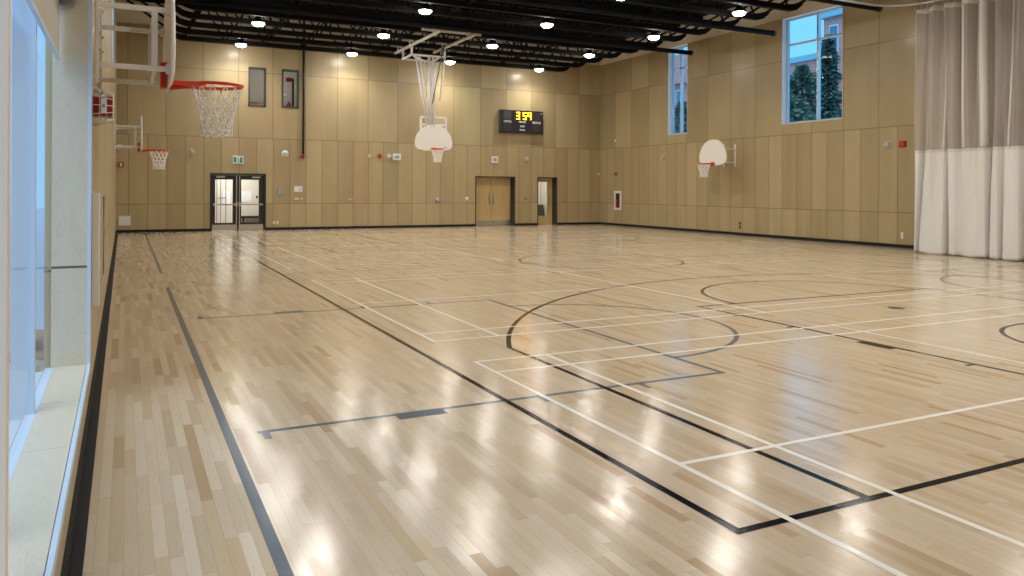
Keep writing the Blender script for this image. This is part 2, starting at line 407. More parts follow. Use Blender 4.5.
# ------------------------------------------------------------------ court lines (painted, part of the floor)
FL = bpy.data.objects['floor']
class Lines:
    def __init__(s, z): s.bm = nb(); s.z = z
    def quad(s, x0, x1, y0, y1):
        s.z += 6e-6
        s.bm.faces.new([s.bm.verts.new(v) for v in ((x0, y0, s.z), (x1, y0, s.z), (x1, y1, s.z), (x0, y1, s.z))])
    def x(s, y, x0, x1, w): s.quad(min(x0, x1)-w/2, max(x0, x1)+w/2, y-w/2, y+w/2)
    def y(s, x, y0, y1, w): s.quad(x-w/2, x+w/2, min(y0, y1)-w/2, max(y0, y1)+w/2)
    def arc(s, cx, cy, r, a0, a1, w, n=96):
        pv = None
        for k in range(n+1):
            a = math.radians(a0+(a1-a0)*k/n); c, d = math.cos(a), math.sin(a)
            v = (s.bm.verts.new((cx+(r-w/2)*c, cy+(r-w/2)*d, s.z)), s.bm.verts.new((cx+(r+w/2)*c, cy+(r+w/2)*d, s.z)))
            if pv: s.bm.faces.new((pv[0], pv[1], v[1], v[0]))
            pv = v
    def done(s, name, m): return obj(name, s.bm, m, FL)
wb = .052
g = Lines(.0008); k_ = Lines(.0012); w_ = Lines(.0016); t_ = Lines(.0006)
# white badminton courts
X0, X1 = 2.99, 17.05; ww = .042
for ya, yb in ((.68, 6.78), (7.87, 13.97), (16.0, 22.1), (23.2, 29.3)):
    for y in (ya, yb, ya+.46, yb-.46): w_.x(y, X0, X1, ww)
    for x in (X0, X0+.77, X1, X1-.77): w_.y(x, ya, yb, ww)
    for x in (7.75, 12.27): w_.y(x, ya, yb, ww)
    ym = (ya+yb)/2; w_.x(ym, X0, 7.75, ww); w_.x(ym, 12.27, X1, ww)
w_.done('badminton_line', 'white_paint')
# black basketball court, both ends
bx0, bx1 = 2.66, 17.33; by0, by1 = 2.87, 2*CY-2.87
k_.y(bx0, by0, by1, wb); k_.y(bx1, by0, by1, wb); k_.x(by0, bx0, bx1, wb); k_.x(by1, bx0, bx1, wb)
k_.arc(9.87, CY, 1.88, 0, 360, wb)
for sg in (1, -1):
    e = by0 if sg == 1 else by1
    Y = lambda v: e+sg*v
    r = 6.97; cy = Y(1.65); hx = 6.42; jy = math.sqrt(r*r-hx*hx)
    k_.y(10-hx, e, cy+sg*jy, wb); k_.y(10+hx, e, cy+sg*jy, wb)
    a = math.degrees(math.atan2(jy, hx))
    k_.arc(10, cy, r, sg*a, sg*(180-a), wb)
    l0, l1, ft = (7.27, 12.22, 5.80)
    k_.y(l0, e, Y(ft), wb); k_.y(l1, e, Y(ft), wb); k_.x(Y(ft), l0, l1, wb)
    k_.arc(9.93 if sg == 1 else 9.7, Y(ft), 1.98, 0, sg*180, wb)
    k_.arc(10, cy, 1.33, 0, sg*180, wb)
    for lx, o in ((l0, -1), (l1, 1)):
        for v in (1.80, 4.03, 4.96): k_.quad(*sorted((lx, lx+o*.13)), *sorted((Y(v-.025), Y(v+.025))))
        k_.quad(*sorted((lx, lx+o*.13)), *sorted((Y(2.62), Y(3.05))))
k_.done('basketball_line', 'black_paint')
# blue grey cross courts, keys at the left and right walls
for cyc in (7.96, 2*CY-7.96):
    near = cyc < CY; s = 1 if near else -1
    far = CY-1.15 if near else CY+1.0
    for q in (0, 1):
        XX = (lambda v: v) if q == 0 else (lambda v: 19.6-v)
        o = 1 if q == 0 else -1
        g.y(XX(.62), *( (-.6, 13.95) if near else (16.25, 30.6)), .06)
        for s2 in (-1, 1):
            yl = cyc+s2*2.52
            g.x(yl, XX(.83), XX(4.84), .055)
            for v in (.85, 2.95, 3.92): g.quad(*sorted((XX(v-.025), XX(v+.025))), *sorted((yl, yl+s2*.17)))
            g.quad(*sorted((XX(1.76), XX(2.13))), *sorted((yl, yl+s2*.13)))
        g.y(XX(4.84), cyc-2.52, cyc+2.52, .055)
        g.arc(XX(4.84), cyc, 1.83, -90 if q == 0 else 90, 90 if q == 0 else 270, .055)
g.done('cross_court_line', 'grey_paint')
t_.x(CY, bx0, bx1, .05); t_.x(13.95, .62, 19.4, .03); t_.x(16.25, .62, 19.4, .03)
t_.y(10.0, .2, 30.2, .03)
t_.done('centre_line', 'pale_paint')

# ------------------------------------------------------------------ open web roof joists
def joist_bm():
    bm = nb(); x0, x1, zb, zt = 1.85, 17.65, 7.03, 8.33
    for dy in (-.045, .045):
        box(bm, x0-.1, x1+.1, dy-.035, dy+.035, zb-.03, zb+.13)
        box(bm, -.15, 20.1, dy-.035, dy+.035, zt-.06, zt+.075)
    bar(bm, (x0, 0, zb), (-.1, 0, zt), .06, .07); bar(bm, (x1, 0, zb), (20.05, 0, zt), .06, .07)
    n = 22; dx = (x1-x0)/n
    for i in range(n):
        a = (x0+i*dx, 0, zb+.04 if i % 2 == 0 else zt); c = (x0+(i+1)*dx, 0, zt if i % 2 == 0 else zb+.04)
        bar(bm, a, c, .045, .05)
    # gusset plates with rounded noses where the end diagonals leave the chord
    for s, x in ((-1, x0), (1, x1)):
        prism(bm, [(x-s*.5, zb-.03), (x+s*.1, zb-.03), (x+s*.32, zb+.03), (x+s*.55, zb+.2), (x+s*.62, zb+.34), (x+s*.2, zb+.2), (x-s*.3, zb+.12)], -.02, .02, 'XZ')
    return bm
j0 = obj('roof_joist', joist_bm(), 'steel_black')
tag(j0, 'black open-web steel roof joist spanning the hall under the dark deck', 'joist', 'open web roof joists'); j0.location = (0, 17.06+1.36*10, 0)
ys = [17.06+1.36*k for k in range(-3, 10)]
for y in ys:
    c = j0.copy(); C.objects.link(c); c.location = (0, y, 0)
# bridging lines across the joists
for i, x in enumerate((4.6, 9.0, 14.6)):
    b_ = nb(); box(b_, x-.03, x+.03, 12.5, D-.02, 7.10, 7.16); 
    for y0 in ys: bar(b_, (x, y0+.06, 7.13), (x, y0+1.30, 8.3), .03)
    o = obj('joist_bridging', b_, 'steel_black'); tag(o, ('black cross bridging between joists over the left doors', 'black cross bridging between joists behind the ceiling hung basket', 'black cross bridging between joists above the scoreboard')[i], 'bridging')
# a duct run and services tucked between the joists
# black pipes slung under the joists across the hall
for i, y in enumerate((15.35, 19.42, 23.67)):
    b_ = nb(); lathe(b_, [(.085, -9.0), (.085, 9.42), (.075, 9.47)], 20, 'X', (10.0, y, 7.0-.085+.0))
    o = obj('hanging_pipe', b_, 'steel_black')
    tag(o, ('black pipe under the joists ending beside the curtain track', 'black pipe under the joists ending at the wide window', 'black pipe under the joists ending in front of the narrow window')[i], 'pipe', 'black pipes slung under the joists')
    e = nb(); lathe(e, [(.10, 0), (.10, .10), (.03, .12)], 20, 'X', (19.36, y, 6.915)); obj('end_cap', e, 'dark', o)
# ------------------------------------------------------------------ lights
LX = (3.78, 7.93, 12.06, 16.27); LY = [30.1-4.15*k for k in range(8)]
LZ = 6.93
ld = bpy.data.lights.new('high bay lamp', 'AREA'); ld.shape = 'DISK'; ld.size = .30; ld.energy = 48; ld.spread = 2.5; ld.color = (1.0, .94, .84)
lt0 = thing('high_bay_light', '', 'light', (0, 0, 0), 0, 'round high bay lights under the joists')
b_ = nb(); lathe(b_, [(.20, -.01), (.215, .0), (.215, .06), (.12, .10), (.09, .2), (.05, .22)], 28, 'Z'); obj('housing', b_, 'dark', lt0)
b_ = nb(); lathe(b_, [(.06, -.10), (.12, -.088), (.165, -.06), (.190, -.02), (.195, .0)], 28, 'Z'); obj('lens', b_, 'lens', lt0)
b_ = nb(); tube(b_, [(0, 0, .2), (0, 0, DECK-LZ-.001)], .012, 6); obj('suspension_rod', b_, 'dark', lt0)
lm = bpy.data.objects.new('lamp', ld); C.objects.link(lm); lm.parent = lt0; lm.location = (0, 0, -.105)
rows = ('nearest the far wall', 'second from the far wall', 'third from the far wall', 'fourth from the far wall', 'fifth from the far wall', 'sixth from the far wall', 'seventh from the far wall', 'eighth from the far wall')
colsn = ('leftmost', 'second from left', 'third from left', 'rightmost')
first = True
for r, y in enumerate(LY):
    for c, x in enumerate(LX):
        lab = 'round high bay light, %s file, row %s' % (colsn[c], rows[r])
        if first: lt0.location = (x, y, LZ); lt0['label'] = lab; first = False
        else: dup(lt0, (x, y, LZ), label=lab)

# ------------------------------------------------------------------ basketball hoops
def fan(w=.725, h=.92):
    half = [(.0, .0), (.34, .0), (.40, .012), (.60, .055), (.67, .10), (.71, .17), (.725, .27), (.715, .38), (.68, .50), (.62, .62), (.53, .73), (.42, .82), (.29, .885), (.15, .915), (.0, .925)]
    half = [(a*w/.725, z*h/.925) for a, z in half]
    return half[1:] + [(-a, z) for a, z in half[1:-1][::-1]]
def backboard(parent, name='backboard'):
    bm = nb(); pts = fan(); prism(bm, pts, -.028, 0, 'YZ')
    inner = [(a*.93, .035+z*.93) for a, z in pts]
    # raised rolled edge all round
    tube(bm, [(-.012, a, z) for a, z in pts], .02, 8, True)
    return obj(name, bm, 'board', parent)
def rim(parent, zr=.035, ext=0):
    """front of board at x=0, court side +x"""
    bm = nb(); R = .232; cx = .15+R+ext
    tube(bm, [(cx+R*math.cos(2*PI*k/40), R*math.sin(2*PI*k/40), zr) for k in range(40)], .016, 8, True)
    # shelf plate between board and ring with flared neck
    prism(bm, [(0.0, -.14), (.10, -.13), (.24, -.17), (.30, -.208), (.185, -.13), (.15, 0), (.185, .13), (.30, .208), (.24, .17), (.10, .13), (0.0, .14)], zr-.028, zr+.012, 'XY')
    box(bm, 0, .014, -.09, .09, zr-.07, zr+.06)
    prism(bm, [(0.0, zr-.06), (.20, zr-.025), (.26, zr-.01), (0, zr)], -.06, -.045, 'XZ'); prism(bm, [(0.0, zr-.06), (.20, zr-.025), (.26, zr-.01), (0, zr)], .045, .06, 'XZ')
    for k in range(12):
        a = 2*PI*(k+.5)/12; c, s = math.cos(a), math.sin(a)
        tube(bm, [(cx+R*c, R*s, zr-.008), (cx+(R-.006)*c, (R-.006)*s, zr-.028), (cx+(R+.006)*c, (R+.006)*s, zr-.03)], .004, 5)
    o = obj('rim', bm, 'red', parent)
    return o, cx, R, zr
def net(parent, cx, R, zr, cord=.004, seg=5):
    bm = nb(); N = 12; H = .42
    def rad(t): return R*(1-.50*t**.75+.10*max(0, t-.7)/.3*t) if t < 1.01 else R*.56
    for sg in (1, -1):
        for k in range(N):
            pts = []
            for i in range(13):
                t = i/12; a = 2*PI*(k+.5)/N + sg*t*2*PI/N*2.0
                rr = rad(t); wob = .006*math.sin(5*t+k*1.7)
                pts.append((cx+(rr+wob)*math.cos(a), (rr+wob)*math.sin(a), zr-.02-H*t+.012*math.sin(k*2.1+sg)*t))
            tube(bm, pts, cord, seg)
    # knots where cords cross, and the loops at the hem
    for lvl in (.2, .4, .6, .8):
        for k in range(N):
            a = 2*PI*(k+.5)/N+(PI/N if round(lvl*5) % 2 else 0); rr = rad(lvl)
            p = Vector((cx+rr*math.cos(a), rr*math.sin(a), zr-.02-H*lvl)); d = cord*1.6
            vs = [bm.verts.new(p+Vector(v)*d) for v in ((1, 0, 0), (-1, 0, 0), (0, 1, 0), (0, -1, 0), (0, 0, 1.4), (0, 0, -1.4))]
            for f in ((0, 2, 4), (2, 1, 4), (1, 3, 4), (3, 0, 4), (2, 0, 5), (1, 2, 5), (3, 1, 5), (0, 3, 5)): bm.faces.new([vs[i] for i in f])
    for k in range(N):
        a = 2*PI*k/N; rr = rad(1.0)
        c0 = Vector((cx+rr*math.cos(a), rr*math.sin(a), zr-.03-H)); tt = Vector((-math.sin(a), math.cos(a), 0))
        tube(bm, [c0+tt*(.035*math.cos(q))+Vector((0, 0, .03*math.sin(q)-.005)) for q in [2*PI*j/8 for j in range(8)]], cord*.9, 4, True)
    return obj('net', bm, 'net', parent)
def wall_hoop(name, label, loc, rz, depth, yoff, cord=.004, group=None):
    """depth: from wall to board face; origin on the wall below the hoop at floor level of the board bottom"""
    t = thing(name, label, 'basketball hoop', loc, rz, group)
    bd = backboard(t); bd.location = (depth, 0, 0)
    r, cx, R, zr = rim(t, .035, .03); r.location = (depth, 0, 0)
    nt_ = net(t, cx, R, zr, cord); nt_.location = (depth, 0, 0)
    # two welded frames, one each side
    for s in (-1, 1):
        y = s*yoff; bm = nb(); xe = depth-.03
        for z in (.09, .60): box(bm, .03, xe, y-.02, y+.02, z-.022, z+.022)
        box(bm, depth-.175, depth-.125, y-.021, y+.021, .112, .578)
        box(bm, 0, .03, y-.03, y+.03, -.06, .78)
        for z in (.09, .60): box(bm, depth-.06, depth-.028, y-.032, y+.032, z-.04, z+.04)
        obj('support_frame', bm, 'white_metal', t, .003)
        for z in (-.03, .22, .36, .50, .75): obj('bolt', lathe(nb(), [(.012, 0), (.012, .012), (.006, .016)], 8, 'X', (.03, y, z)), 'steel', t)
    bm = nb(); box(bm, depth-.085, depth-.028, -.06, .06, -.02, .22)
    obj('rim_mount', bm, 'red', t, .008)
    bm = nb(); box(bm, depth-.16, depth-.13, -yoff, yoff, .075, .105); obj('cross_bar', bm, 'white_metal', t); obj('cross_bar', box(nb(), depth-.16, depth-.13, -yoff, yoff, .585, .615), 'white_metal', t)
    return t
wall_hoop('basketball_hoop', 'white fan backboard with red rim, nearest hoop on the left wall', (WL-SK*7.95, 7.95, 2.59), SK, .605, .53, .0058)
wall_hoop('basketball_hoop', 'small distant hoop on the left wall beyond the nearest one', (WL-SK*22.25, 22.25, 2.57), SK, .64, .50, .008)
wall_hoop('basketball_hoop', 'fan-shaped hoop mounted on the right wall below the windows', (XR, 22.36, 2.58), PI, .82, .30, .009)

# ceiling hung hoop
H = thing('ceiling_basketball_hoop', 'white fan hoop hanging from a tall white frame under the ceiling', 'basketball hoop', (10.25, 27.15, 3.07), -PI/2)
bd = backboard(H); r, cx, R, zr = rim(H); net(H, cx, R, zr, .010)
def HW(p): # world -> local of H (rz=-90: local x = world -y, local y = world x)
    return (-(p[1]-27.15), p[0]-10.25, p[2]-3.07)
def hb(name, segs, w, mat='white_metal', h=None, rnd=False):
    bm = nb()
    for a, c in segs:
        if rnd: tube(bm, [HW(a), HW(c)], w/2, 10)
        else: bar(bm, HW(a), HW(c), w, h)
    return obj(name, bm, mat, H)
hb('ceiling_rail', [((9.35, 24.2, 6.9), (9.35, 29.1, 6.9))], .075); hb('ceiling_rail', [((10.62, 24.2, 6.9), (10.62, 28.2, 6.9))], .075)
hb('cross_rail', [((8.8, 24.5, 6.955), (10.95, 24.5, 6.955))], .07)
for x, y in ((9.35, 24.8), (10.62, 24.8), (9.35, 27.2), (9.35, 28.6), (10.62, 27.2)):
    bm = nb(); q = HW((x, y, 6.98)); tube(bm, [(q[0], q[1]-.04, q[2]-.05), (q[0], q[1]-.05, q[2]+.06), (q[0], q[1]+.03, q[2]+.12), (q[0], q[1]+.07, q[2]+.05)], .022, 8); obj('joist_clamp', bm, 'white_metal', H)
hb('drop_frame', [((9.35, 27.1, 6.86), (9.35, 27.1, 6.55)), ((10.64, 27.1, 6.86), (10.64, 27.1, 6.5)), ((9.35, 28.1, 6.86), (9.35, 28.1, 6.5)), ((9.30, 27.1, 6.55), (10.68, 27.1, 6.55)), ((9.30, 28.1, 6.53), (10.4, 28.1, 6.53)), ((9.35, 27.1, 6.55), (9.35, 28.1, 6.53)), ((9.42, 27.1, 6.5), (9.9, 27.1, 6.32)), ((10.1, 27.1, 6.32), (10.4, 27.1, 6.5))], .065)
hb('mast', [((10.04, 27.15, 6.55), (10.14, 27.2, 3.9)), ((10.20, 27.15, 6.55), (10.26, 27.2, 3.9))], .11, rnd=True)
hb('diagonal_brace', [((9.50, 27.1, 6.53), (9.98, 27.2, 4.0)), ((9.64, 27.1, 6.53), (10.08, 27.2, 4.0))], .075, rnd=True)
hb('fold_brace', [((10.64, 27.1, 6.5), (10.42, 27.0, 4.93)), ((10.42, 27.0, 4.93), (10.34, 27.0, 4.95))], .06, rnd=True)
hb('hoist_strap', [((10.50, 26.9, 6.85), (10.14, 27.05, 4.8))], .06, 'black_strap', .02)
hb('winch', [((10.42, 26.95, 6.72), (10.58, 26.95, 6.80)), ((10.46, 26.95, 6.62), (10.52, 26.95, 6.9))], .1, 'grey')
hb('pulley', [((9.7, 27.6, 6.66), (10.1, 27.6, 6.66)), ((9.8, 27.6, 6.75), (9.95, 27.6, 6.75))], .1, 'dark')
hb('board_frame', [((9.76, 27.22, 4.30), (10.74, 27.22, 4.30)), ((9.76, 27.22, 4.30), (9.76, 27.22, 3.4)), ((10.74, 27.22, 4.30), (10.74, 27.22, 3.4)), ((9.76, 27.22, 4.02), (10.74, 27.22, 4.02)), ((9.76, 27.22, 3.4), (10.74, 27.22, 3.4))], .07)
bm = nb(); box(bm, .002, .005, .40, .52, .10, .13); obj('maker_plate', bm, 'grey', H)

# ------------------------------------------------------------------ scoreboard
sb = thing('scoreboard', 'black electronic scoreboard showing 3:59 in yellow digits', 'scoreboard', (15.93, D-.19, 4.155))
bm = nb(); box(bm, -1.07, 1.07, 0, .19, 0, 1.02); obj('case', bm, 'dark', sb, .008)
bm = nb(); box(bm, -1.073, -1.069, .02, .19, .01, 1.01); obj('side_rail', bm, 'charcoal', sb)
for (x0, x1, z0, z1) in ((-.93, -.55, .10, .43), (.52, .93, .10, .43), (-.93, -.55, .62, .97), (-.42, .60, .58, .97), (.66, .90, .60, .92)):
    bm = nb(); box(bm, x0, x1, -.006, .0, z0, z1); obj('display_window', bm, 'scorepanel' if z1 < .5 else 'charcoal' if x1 < -.5 else 'scorepanel', sb)
SEG = {'3': 'abgcd', '5': 'afgcd', '9': 'abcfg'}
def digit(ch, x, z, w=.175, h=.33, t=.040):
    bm = nb(); s = SEG[ch]; y0, y1 = -.016, -.006
    q = {'a': (x, x+w, z+h-t, z+h), 'd': (x, x+w, z, z+t), 'g': (x, x+w, z+h/2-t/2, z+h/2+t/2), 'f': (x, x+t, z+h/2, z+h), 'e': (x, x+t, z, z+h/2), 'b': (x+w-t, x+w, z+h/2, z+h), 'c': (x+w-t, x+w, z, z+h/2)}
    for k in s: 
        a = q[k]; box(bm, a[0]+.003, a[1]-.003, y0, y1, a[2]+.003, a[3]-.003)
    return obj('digit', bm, 'led', sb)
digit('3', -.31, .61); digit('5', .03, .61); digit('9', .27, .61)
bm = nb(); box(bm, -.085, -.055, -.016, -.006, .70, .73); box(bm, -.085, -.055, -.016, -.006, .85, .88); obj('colon', bm, 'ledglow', sb)
bm = nb()
for x in (-.45, -.40): box(bm, x-.06, x+.03, -.012, -.006, .70, .72); box(bm, x-.06, x+.03, -.012, -.006, .86, .88)
obj('unlit_segment', bm, 'ledglow', sb)
def text(body, x, z, size, parent, mat, yy=-.008, sx=1.0, rz=0):
    cu = bpy.data.curves.new(body, 'FONT'); cu.body = body; cu.size = size; cu.align_x = 'CENTER'; cu.align_y = 'CENTER'; cu.extrude = .0015; cu.offset = .004
    tmp = bpy.data.objects.new('lettering', cu); C.objects.link(tmp)
    dg = bpy.context.evaluated_depsgraph_get(); me = bpy.data.meshes.new_from_object(tmp.evaluated_get(dg)); bpy.data.objects.remove(tmp)
    o = bpy.data.objects.new('lettering', me); C.objects.link(o); me.materials.clear(); me.materials.append(M[mat])
    o.rotation_euler = (PI/2, 0, rz); o.location = (x, yy, z); o.scale = (sx, 1, 1); o.parent = parent
    return o
text('LOCAL', -.73, .505, .125, sb, 'white'); text('VISITEUR', .72, .49, .125, sb, 'white', sx=.86)
text('PERIODE', .0, .50, .10, sb, 'white', sx=.9); text('FAUTE', .0, .305, .09, sb, 'white', sx=.8); text('BONUS', .0, .14, .09, sb, 'white', sx=.9)
bm = nb(); box(bm, .93, 1.0, -.004, 0, .89, .94); obj('maker_plate', bm, 'grey', sb)

# ------------------------------------------------------------------ doors in the far wall
def frame_bm(x0, x1, z1, y0, y1, t=.05):
    bm = nb(); box(bm, x0, x0+t, y0, y1, 0, z1); box(bm, x1-t, x1, y0, y1, 0, z1); box(bm, x0+t, x1-t, y0, y1, z1-t, z1); return bm
d1 = bpy.data.objects.new('door_1', None); C.objects.link(d1); d1['kind'] = 'structure'
obj('door_frame', frame_bm(2.84, 4.87, 2.19, D-.02, D+.2, .065), 'dark_frame', d1)
obj('center_stop', box(nb(), 3.835, 3.865, D+.08, D+.16, 0, 2.12), 'dark_frame', d1)
for x0, x1, gx0, gx1, hs in ((2.905, 3.835, 3.03, 3.66, 1), (3.865, 4.805, 3.97, 4.62, -1)):
    y0, y1 = D+.09, D+.135; bm = nb()
    holed(bm, x0, x1, 0.01, 2.12, [(gx0, gx1, .30, 1.95)], lambda b, a, c, e, f: box(b, a, c, y0, y1, e, f))
    leaf = obj('door_leaf', bm, 'dark_frame', d1)
    obj('glass_pane', box(nb(), gx0, gx1, y0+.018, y0+.026, .30, 1.95), 'glass', leaf)
    obj('kick_plate', box(nb(), x0+.02, x1-.02, y0-.004, y0, .015, .23), 'steel', leaf)
    bm = nb(); bar(bm, (x0+.06, y0-.07, 1.0), (x1-.06, y0-.07, 1.0), .035, .05)
    for x in (x0+.08, x1-.08): box(bm, x-.03, x+.03, y0-.07, y0, .96, 1.04)
    obj('push_bar', bm, 'steel', leaf)
    xr_ = x1-.04 if hs == 1 else x0+.04
    bm = nb(); bar(bm, (xr_, y0-.03, .25), (xr_, y0-.03, 2.1), .03, .03); box(bm, xr_-.035, xr_+.035, y0-.05, y0, .93, 1.09); obj('latch_rod', bm, 'steel', leaf)
    xc = x0+.33 if hs == 1 else x1-.27
    bm = nb(); box(bm, xc-.17, xc+.13, y0-.06, y0, 2.02, 2.07); obj('door_closer', bm, 'steel', leaf)
d2 = bpy.data.objects.new('door_2', None); C.objects.link(d2); d2['kind'] = 'structure'
obj('door_frame', frame_bm(13.73, 15.68, 2.2, D-.012, D+.46, .04), 'dark_frame', d2)
for x0, x1, s in ((13.77, 14.69, 1), (14.70, 15.64, -1)):
    y0 = D+.40; leaf = obj('door_leaf', box(nb(), x0, x1, y0, y0+.045, .012, 2.155), 'door_wood', d2)
    obj('kick_plate', box(nb(), x0+.01, x1-.01, y0-.004, y0, .015, .24), 'steel', leaf)
    xh = x1-.09 if s == 1 else x0+.09
    bm = nb(); box(bm, xh-.045, xh+.045, y0-.006, y0, .92, 1.5); tube(bm, [(xh, y0-.005, 1.0), (xh, y0-.055, 1.02), (xh, y0-.055, 1.28), (xh, y0-.005, 1.3)], .012, 8)
    obj('pull_handle', bm, 'steel', leaf)
d3 = bpy.data.objects.new('door_3', None); C.objects.link(d3); d3['kind'] = 'structure'
obj('door_frame', frame_bm(16.82, 17.86, 2.2, D-.012, D+.46, .04), 'dark_frame', d3)
y0 = D+.40; bm = nb(); holed(bm, 16.86, 17.82, .012, 2.155, [(16.93, 17.55, .42, 1.98)], lambda b, a, c, e, f: box(b, a, c, y0, y0+.045, e, f))
leaf = obj('door_leaf', bm, 'door_wood', d3)
obj('glass_pane', box(nb(), 16.93, 17.55, y0+.018, y0+.026, .42, 1.98), 'glass', leaf)
bm = nb(); box(bm, 17.62, 17.69, y0-.006, y0, .95, 1.35); tube(bm, [(17.655, y0, 1.0), (17.655, y0-.05, 1.0), (17.56, y0-.055, 1.0)], .012, 8); obj('door_handle', bm, 'steel', leaf)

# corridor behind the doors, with its own ceiling lamps
bm = nb(); box(bm, -.3, XR, D+3.0, D+3.1, 0, 2.8); struct('wall_corridor', bm, 'offwhite')
bm = nb(); box(bm, 16.2, 16.3, D+.46, D+3.0, 0, 2.8); box(bm, 10.0, 10.1, D+.2, D+3.0, 0, 2.8); box(bm, 18.6, 18.7, D+.46, D+3.0, 0, 2.8); struct('wall_partition', bm, 'offwhite')
struct('ceiling_corridor', box(nb(), -.3, XR, D+.2, D+3.1, 2.8, 2.9), 'offwhite')
cl = bpy.data.lights.new('corridor lamp', 'AREA'); cl.shape = 'RECTANGLE'; cl.size = 1.2; cl.size_y = .3; cl.energy = 80; cl.color = (1, .95, .86)
c2 = cl.copy(); c2.energy = 35
for x, dt, lab in ((3.85, cl, 'recessed corridor light behind the glazed double doors'), (17.4, c2, 'recessed corridor light behind the single door')):
    t = thing('corridor_light', lab, 'light', (x, D+1.6, 2.78))
    obj('light_frame', box(nb(), -.64, .64, -.19, .19, .0, .02), 'white', t); l = bpy.data.objects.new('lamp', dt); C.objects.link(l); l.parent = t; l.location = (0, 0, -.01)
def wallpaper(name, x0, x1, z0, z1, lab, mat='paper', y=D+2.99, cat='notice'):
    return tag(obj(name, box(nb(), x0, x1, y-.01, y, z0, z1), mat), lab, cat)
wallpaper('notice_paper', 4.22, 4.75, 1.05, 1.5, 'white paper notice on the corridor wall seen through the right door glass')
wallpaper('notice_paper', 3.62, 3.9, .95, 1.5, 'pale paper notice seen through the left door glass')
wallpaper('wall_switch', 4.93, 5.01, 1.2, 1.3, 'small black switch on the corridor wall', 'dark', cat='switch')
b_ = nb(); box(b_, 4.3, 5.5, D+2.55, D+2.95, .38, .46); box(b_, 4.35, 4.41, D+2.6, D+2.9, 0, .38); box(b_, 5.38, 5.44, D+2.6, D+2.9, 0, .38)
tag(obj('bench', b_, 'dark'), 'low dark bench in the corridor behind the glazed doors', 'bench')
b_ = nb()
for x in (3.28, 3.42, 3.62): box(b_, x-.02, x+.02, D+2.0, D+2.05, 0, 2.8)
box(b_, 3.26, 3.64, D+2.0, D+2.05, 1.2, 1.24)
tag(obj('steel_post_screen', b_, 'grey'), 'grey metal posts in the corridor behind the left door glass', 'screen')
wallpaper('notice_board', 17.75, 18.45, 1.0, 1.7, 'cream notice board seen through the single door glass', 'white', cat='notice board')
b_ = nb(); box(b_, 17.6, 18.5, D+2.5, D+2.97, 0, .85); box(b_, 17.58, 18.52, D+2.48, D+2.97, .85, .88)
o = obj('storage_cabinet', b_, 'charcoal'); tag(o, 'dark grey low cabinet seen through the single door glass', 'cabinet')

# upper viewing windows with a lit room behind
for i, (x0, x1) in enumerate(((4.20, 4.84), (5.45, 6.09))):
    w = bpy.data.objects.new('window_%d' % (5+i), None); C.objects.link(w); w['kind'] = 'structure'
    bm = nb(); t = .055
    box(bm, x0-.01, x0+t, D-.02, D+.14, 4.77, 6.29); box(bm, x1-t, x1+.01, D-.02, D+.14, 4.77, 6.29); box(bm, x0, x1, D-.02, D+.14, 4.77, 4.84); box(bm, x0, x1, D-.02, D+.14, 6.22, 6.29)
    obj('window_frame', bm, 'charcoal', w); obj('glass_pane', box(nb(), x0+t, x1-t, D+.06, D+.068, 4.84, 6.22), 'glass', w)
bm = nb(); box(bm, 2.6, 8.4, D+3.0, D+3.1, 3.0, 7.4); box(bm, 2.6, 2.7, D+.2, D+3.0, 3.0, 7.4); box(bm, 8.3, 8.4, D+.2, D+3.0, 3.0, 7.4); struct('wall_upper_room', bm, 'offwhite')
struct('ceiling_upper_room', box(nb(), 2.6, 8.4, D+.2, D+3.1, 7.3, 7.4), 'offwhite'); struct('floor_upper_room', box(nb(), 2.6, 8.4, D+.2, D+3.1, 3.0, 3.1), 'grey')
t = thing('upper_room_light', 'ceiling light in the upper room behind the high windows', 'light', (5.4, D+1.3, 7.27)); obj('light_frame', box(nb(), -.64, .64, -.19, .19, .0, .02), 'white', t)
c3 = cl.copy(); c3.energy = 22; l = bpy.data.objects.new('lamp', c3); C.objects.link(l); l.parent = t; l.location = (0, 0, -.01)
tag(obj('hand_rail', box(nb(), 4.0, 5.2, D+.9, D+.97, 4.98, 5.04), 'orange_wood'), 'orange wooden rail across the left high window', 'rail')
t = thing('red_exit_sign', 'small red sign on the wall inside the right high window', 'sign', (6.27, D+2.99, 6.3)); obj('sign_face', box(nb(), -.13, .13, -.03, 0, -.08, .08), 'redplastic', t)
tag(obj('dark_post', box(nb(), 6.26, 6.33, D+2.2, D+2.28, 3.1, 6.25), 'dark'), 'dark vertical post behind the right high window', 'post')
tag(obj('fire_extinguisher', lathe(nb(), [(.03, 4.75), (.10, 4.78), (.10, 5.12), (.04, 5.2), (.03, 5.26)], 16, 'Z', (6.1, D+2.1, 0)), 'redplastic'), 'red extinguisher low behind the right high window', 'fire extinguisher')

